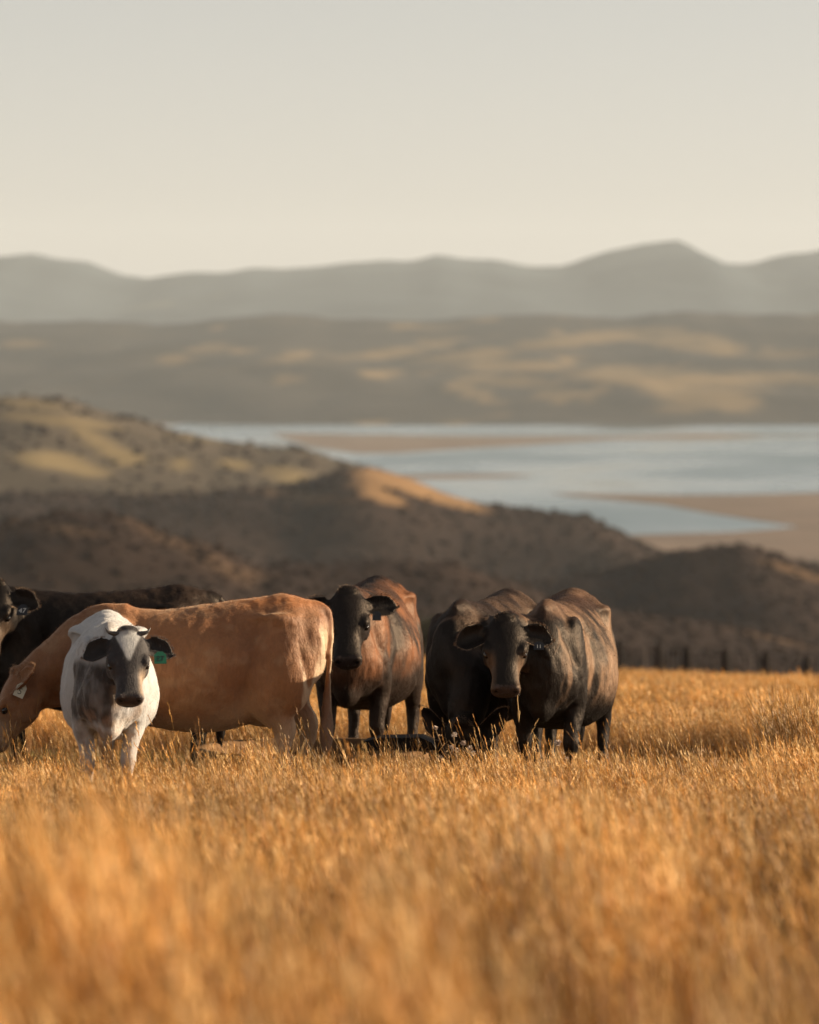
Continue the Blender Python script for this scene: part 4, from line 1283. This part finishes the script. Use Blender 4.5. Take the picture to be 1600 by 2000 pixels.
# ------------------------------------------------------------------ dry thistles and the stalk in the cow's mouth
th_stem = simple_mat('thistle_stem', (0.26, 0.17, 0.09), 0.8, 0.2, 0.3, 30)
th_head = simple_mat('thistle_down', (0.55, 0.46, 0.39), 0.9, 0.1, 0.3, 60)
def make_thistle(u, v0, Y, heads, label):
    """heads: pixels of the seed heads; the plant is rooted under column u"""
    x = (u - 800) / FPX * Y
    z0 = gz(x, Y)
    root = empty('dry_thistle', (x, Y, z0))
    g = np.random.default_rng(int(u))
    P = []
    for (hu, hv) in heads:
        p = at(hu, hv, Y + g.uniform(-.12, .12)) - Vector((x, Y, z0))
        P.append(p)
    top = max(p.z for p in P)
    mb = MB()
    mid = sum(P, Vector()) / len(P)
    mb.add(tube([(0, 0, -.02, .006, .006), (mid.x * .4, mid.y * .4, top * .35, .005, .005), (mid.x * .9, mid.y * .9, top * .72, .004, .004)], (0, 1, 0), 7, 4))
    for p in P:
        t0 = g.uniform(.25, .6)
        a = Vector((mid.x * t0, mid.y * t0, top * .72 * t0))
        m = a.lerp(p, .55) + Vector((g.uniform(-.02, .02), 0, -.02))
        mb.add(tube([(*a, .0035, .0035), (*m, .003, .003), (*p, .0025, .0025)], (0, 1, 0), 6, 3))
        for q in range(5):
            c = a.lerp(p, g.uniform(.1, .85)); dv = Vector((g.normal(0, 1), g.normal(0, 1), g.uniform(.2, 1))).normalized() * g.uniform(.02, .05)
            mb.add(tube([(*c, .002, .004), (*(c + dv * .6), .002, .006), (*(c + dv), .0012, .0012)], (0, 1, 0), 5, 1))
    mb.build('stem', th_stem, root)
    for p in P:
        r = g.uniform(.015, .025)
        n = 90
        d = g.normal(0, 1, (n, 3)); d /= np.linalg.norm(d, axis=1)[:, None]; d[:, 2] = d[:, 2] * .8 + .15
        sd = np.cross(d, g.normal(0, 1, (n, 3))); sd /= np.linalg.norm(sd, axis=1)[:, None]
        L = r * g.uniform(.7, 1.3, (n, 1))
        c = np.array(p)
        V = np.stack([c - sd * .0032, c + sd * .0032, c + d * L + sd * .0016, c + d * L - sd * .0016], 1).reshape(-1, 3)
        me = quick_mesh('seed_head', V, np.arange(4 * n).reshape(-1, 4), th_head)
        o = bpy.data.objects.new('seed_head', me); COL.objects.link(o); o.parent = root
    tag(root, label, 'thistle', 'dry thistles in front of the black cattle')
make_thistle(893, 1520, 31.0, [(850, 1422), (887, 1436), (882, 1460), (892, 1466), (905, 1452), (918, 1462), (924, 1472), (860, 1482)], 'tall dry thistle below the grazing black cow, clustered pale heads')
make_thistle(1112, 1560, 30.8, [(1090, 1452), (1098, 1472), (1106, 1482), (1148, 1490), (1156, 1508), (1138, 1530), (1140, 1512), (1108, 1534)], 'dry thistle below the front legs of the staring black cow')
make_thistle(1196, 1570, 30.5, [(1182, 1532), (1200, 1522), (1217, 1538), (1222, 1556)], 'low dry thistle right of the staring black cow')
make_thistle(925, 1560, 30.6, [(926, 1497), (932, 1505), (955, 1535), (893, 1512)], 'short dry thistle with four small heads, beneath the clustered one')

def make_mouth_stalk():
    M = Matrix.Translation(COW5.location) @ COW5.rotation_euler.to_matrix().to_4x4() @ Matrix.Scale(COW5.scale[0], 4) @ H5
    p = M @ Vector((0.485, 0.075, -0.060))
    q = M @ Vector((0.475, 0.02, -0.085))
    root = empty('grass_stalk', p)
    V = Vector
    e = q - p
    mb = MB()
    mb.add(tube([(e.x, e.y, e.z, .0028, .0028), (0, 0, 0, .003, .003), (0.004, -0.012, -.05, .0035, .0035), (0.010, -0.012, -.12, .004, .004), (0.012, -0.01, -.19, .0035, .0035)], (0, 1, 0), 7, 3))
    mb.build('stem', straw, root)
    mb = MB()
    mb.add(tube([(0.010, -0.012, -.12, .003, .003), (0.011, -0.012, -.14, .0075, .007), (0.013, -0.011, -.17, .006, .006), (0.014, -0.01, -.205, .001, .001)], (0, 1, 0), 7, 3))
    mb.add(tube([(0.010, -0.012, -.115, .002, .002), (0.018, -0.012, -.13, .004, .004), (0.024, -0.012, -.150, .001, .001)], (0, 1, 0), 6, 3))
    mb.build('seed_head', straw, root)
    tag(root, 'pale dry grass stalk hanging from the mouth of a black cow', 'grass stalk')
straw = simple_mat('straw', (0.42, 0.27, 0.11), 0.7, 0.3, 0.2, 40)
make_mouth_stalk()

# ------------------------------------------------------------------ haze over the estuary
hm = bpy.data.materials.new('evening_haze')
hm.use_nodes = True
hn = hm.node_tree.nodes; hn.clear()
pv = hn.new('ShaderNodeVolumePrincipled')
pv.inputs['Color'].default_value = (0.86, 0.95, 1.0, 1)
pv.inputs['Density'].default_value = 2.35e-5
pv.inputs['Anisotropy'].default_value = 0.0
oo = hn.new('ShaderNodeOutputMaterial')
hm.node_tree.links.new(pv.outputs[0], oo.inputs['Volume'])
hb = MB(); hb.box((0, 12000, 290), (13000, 12600, 412))
hz_o = hb.build('haze', hm, None, False)
tag(hz_o, 'pale evening haze lying over the estuary and the ranges', 'haze', kind='stuff')
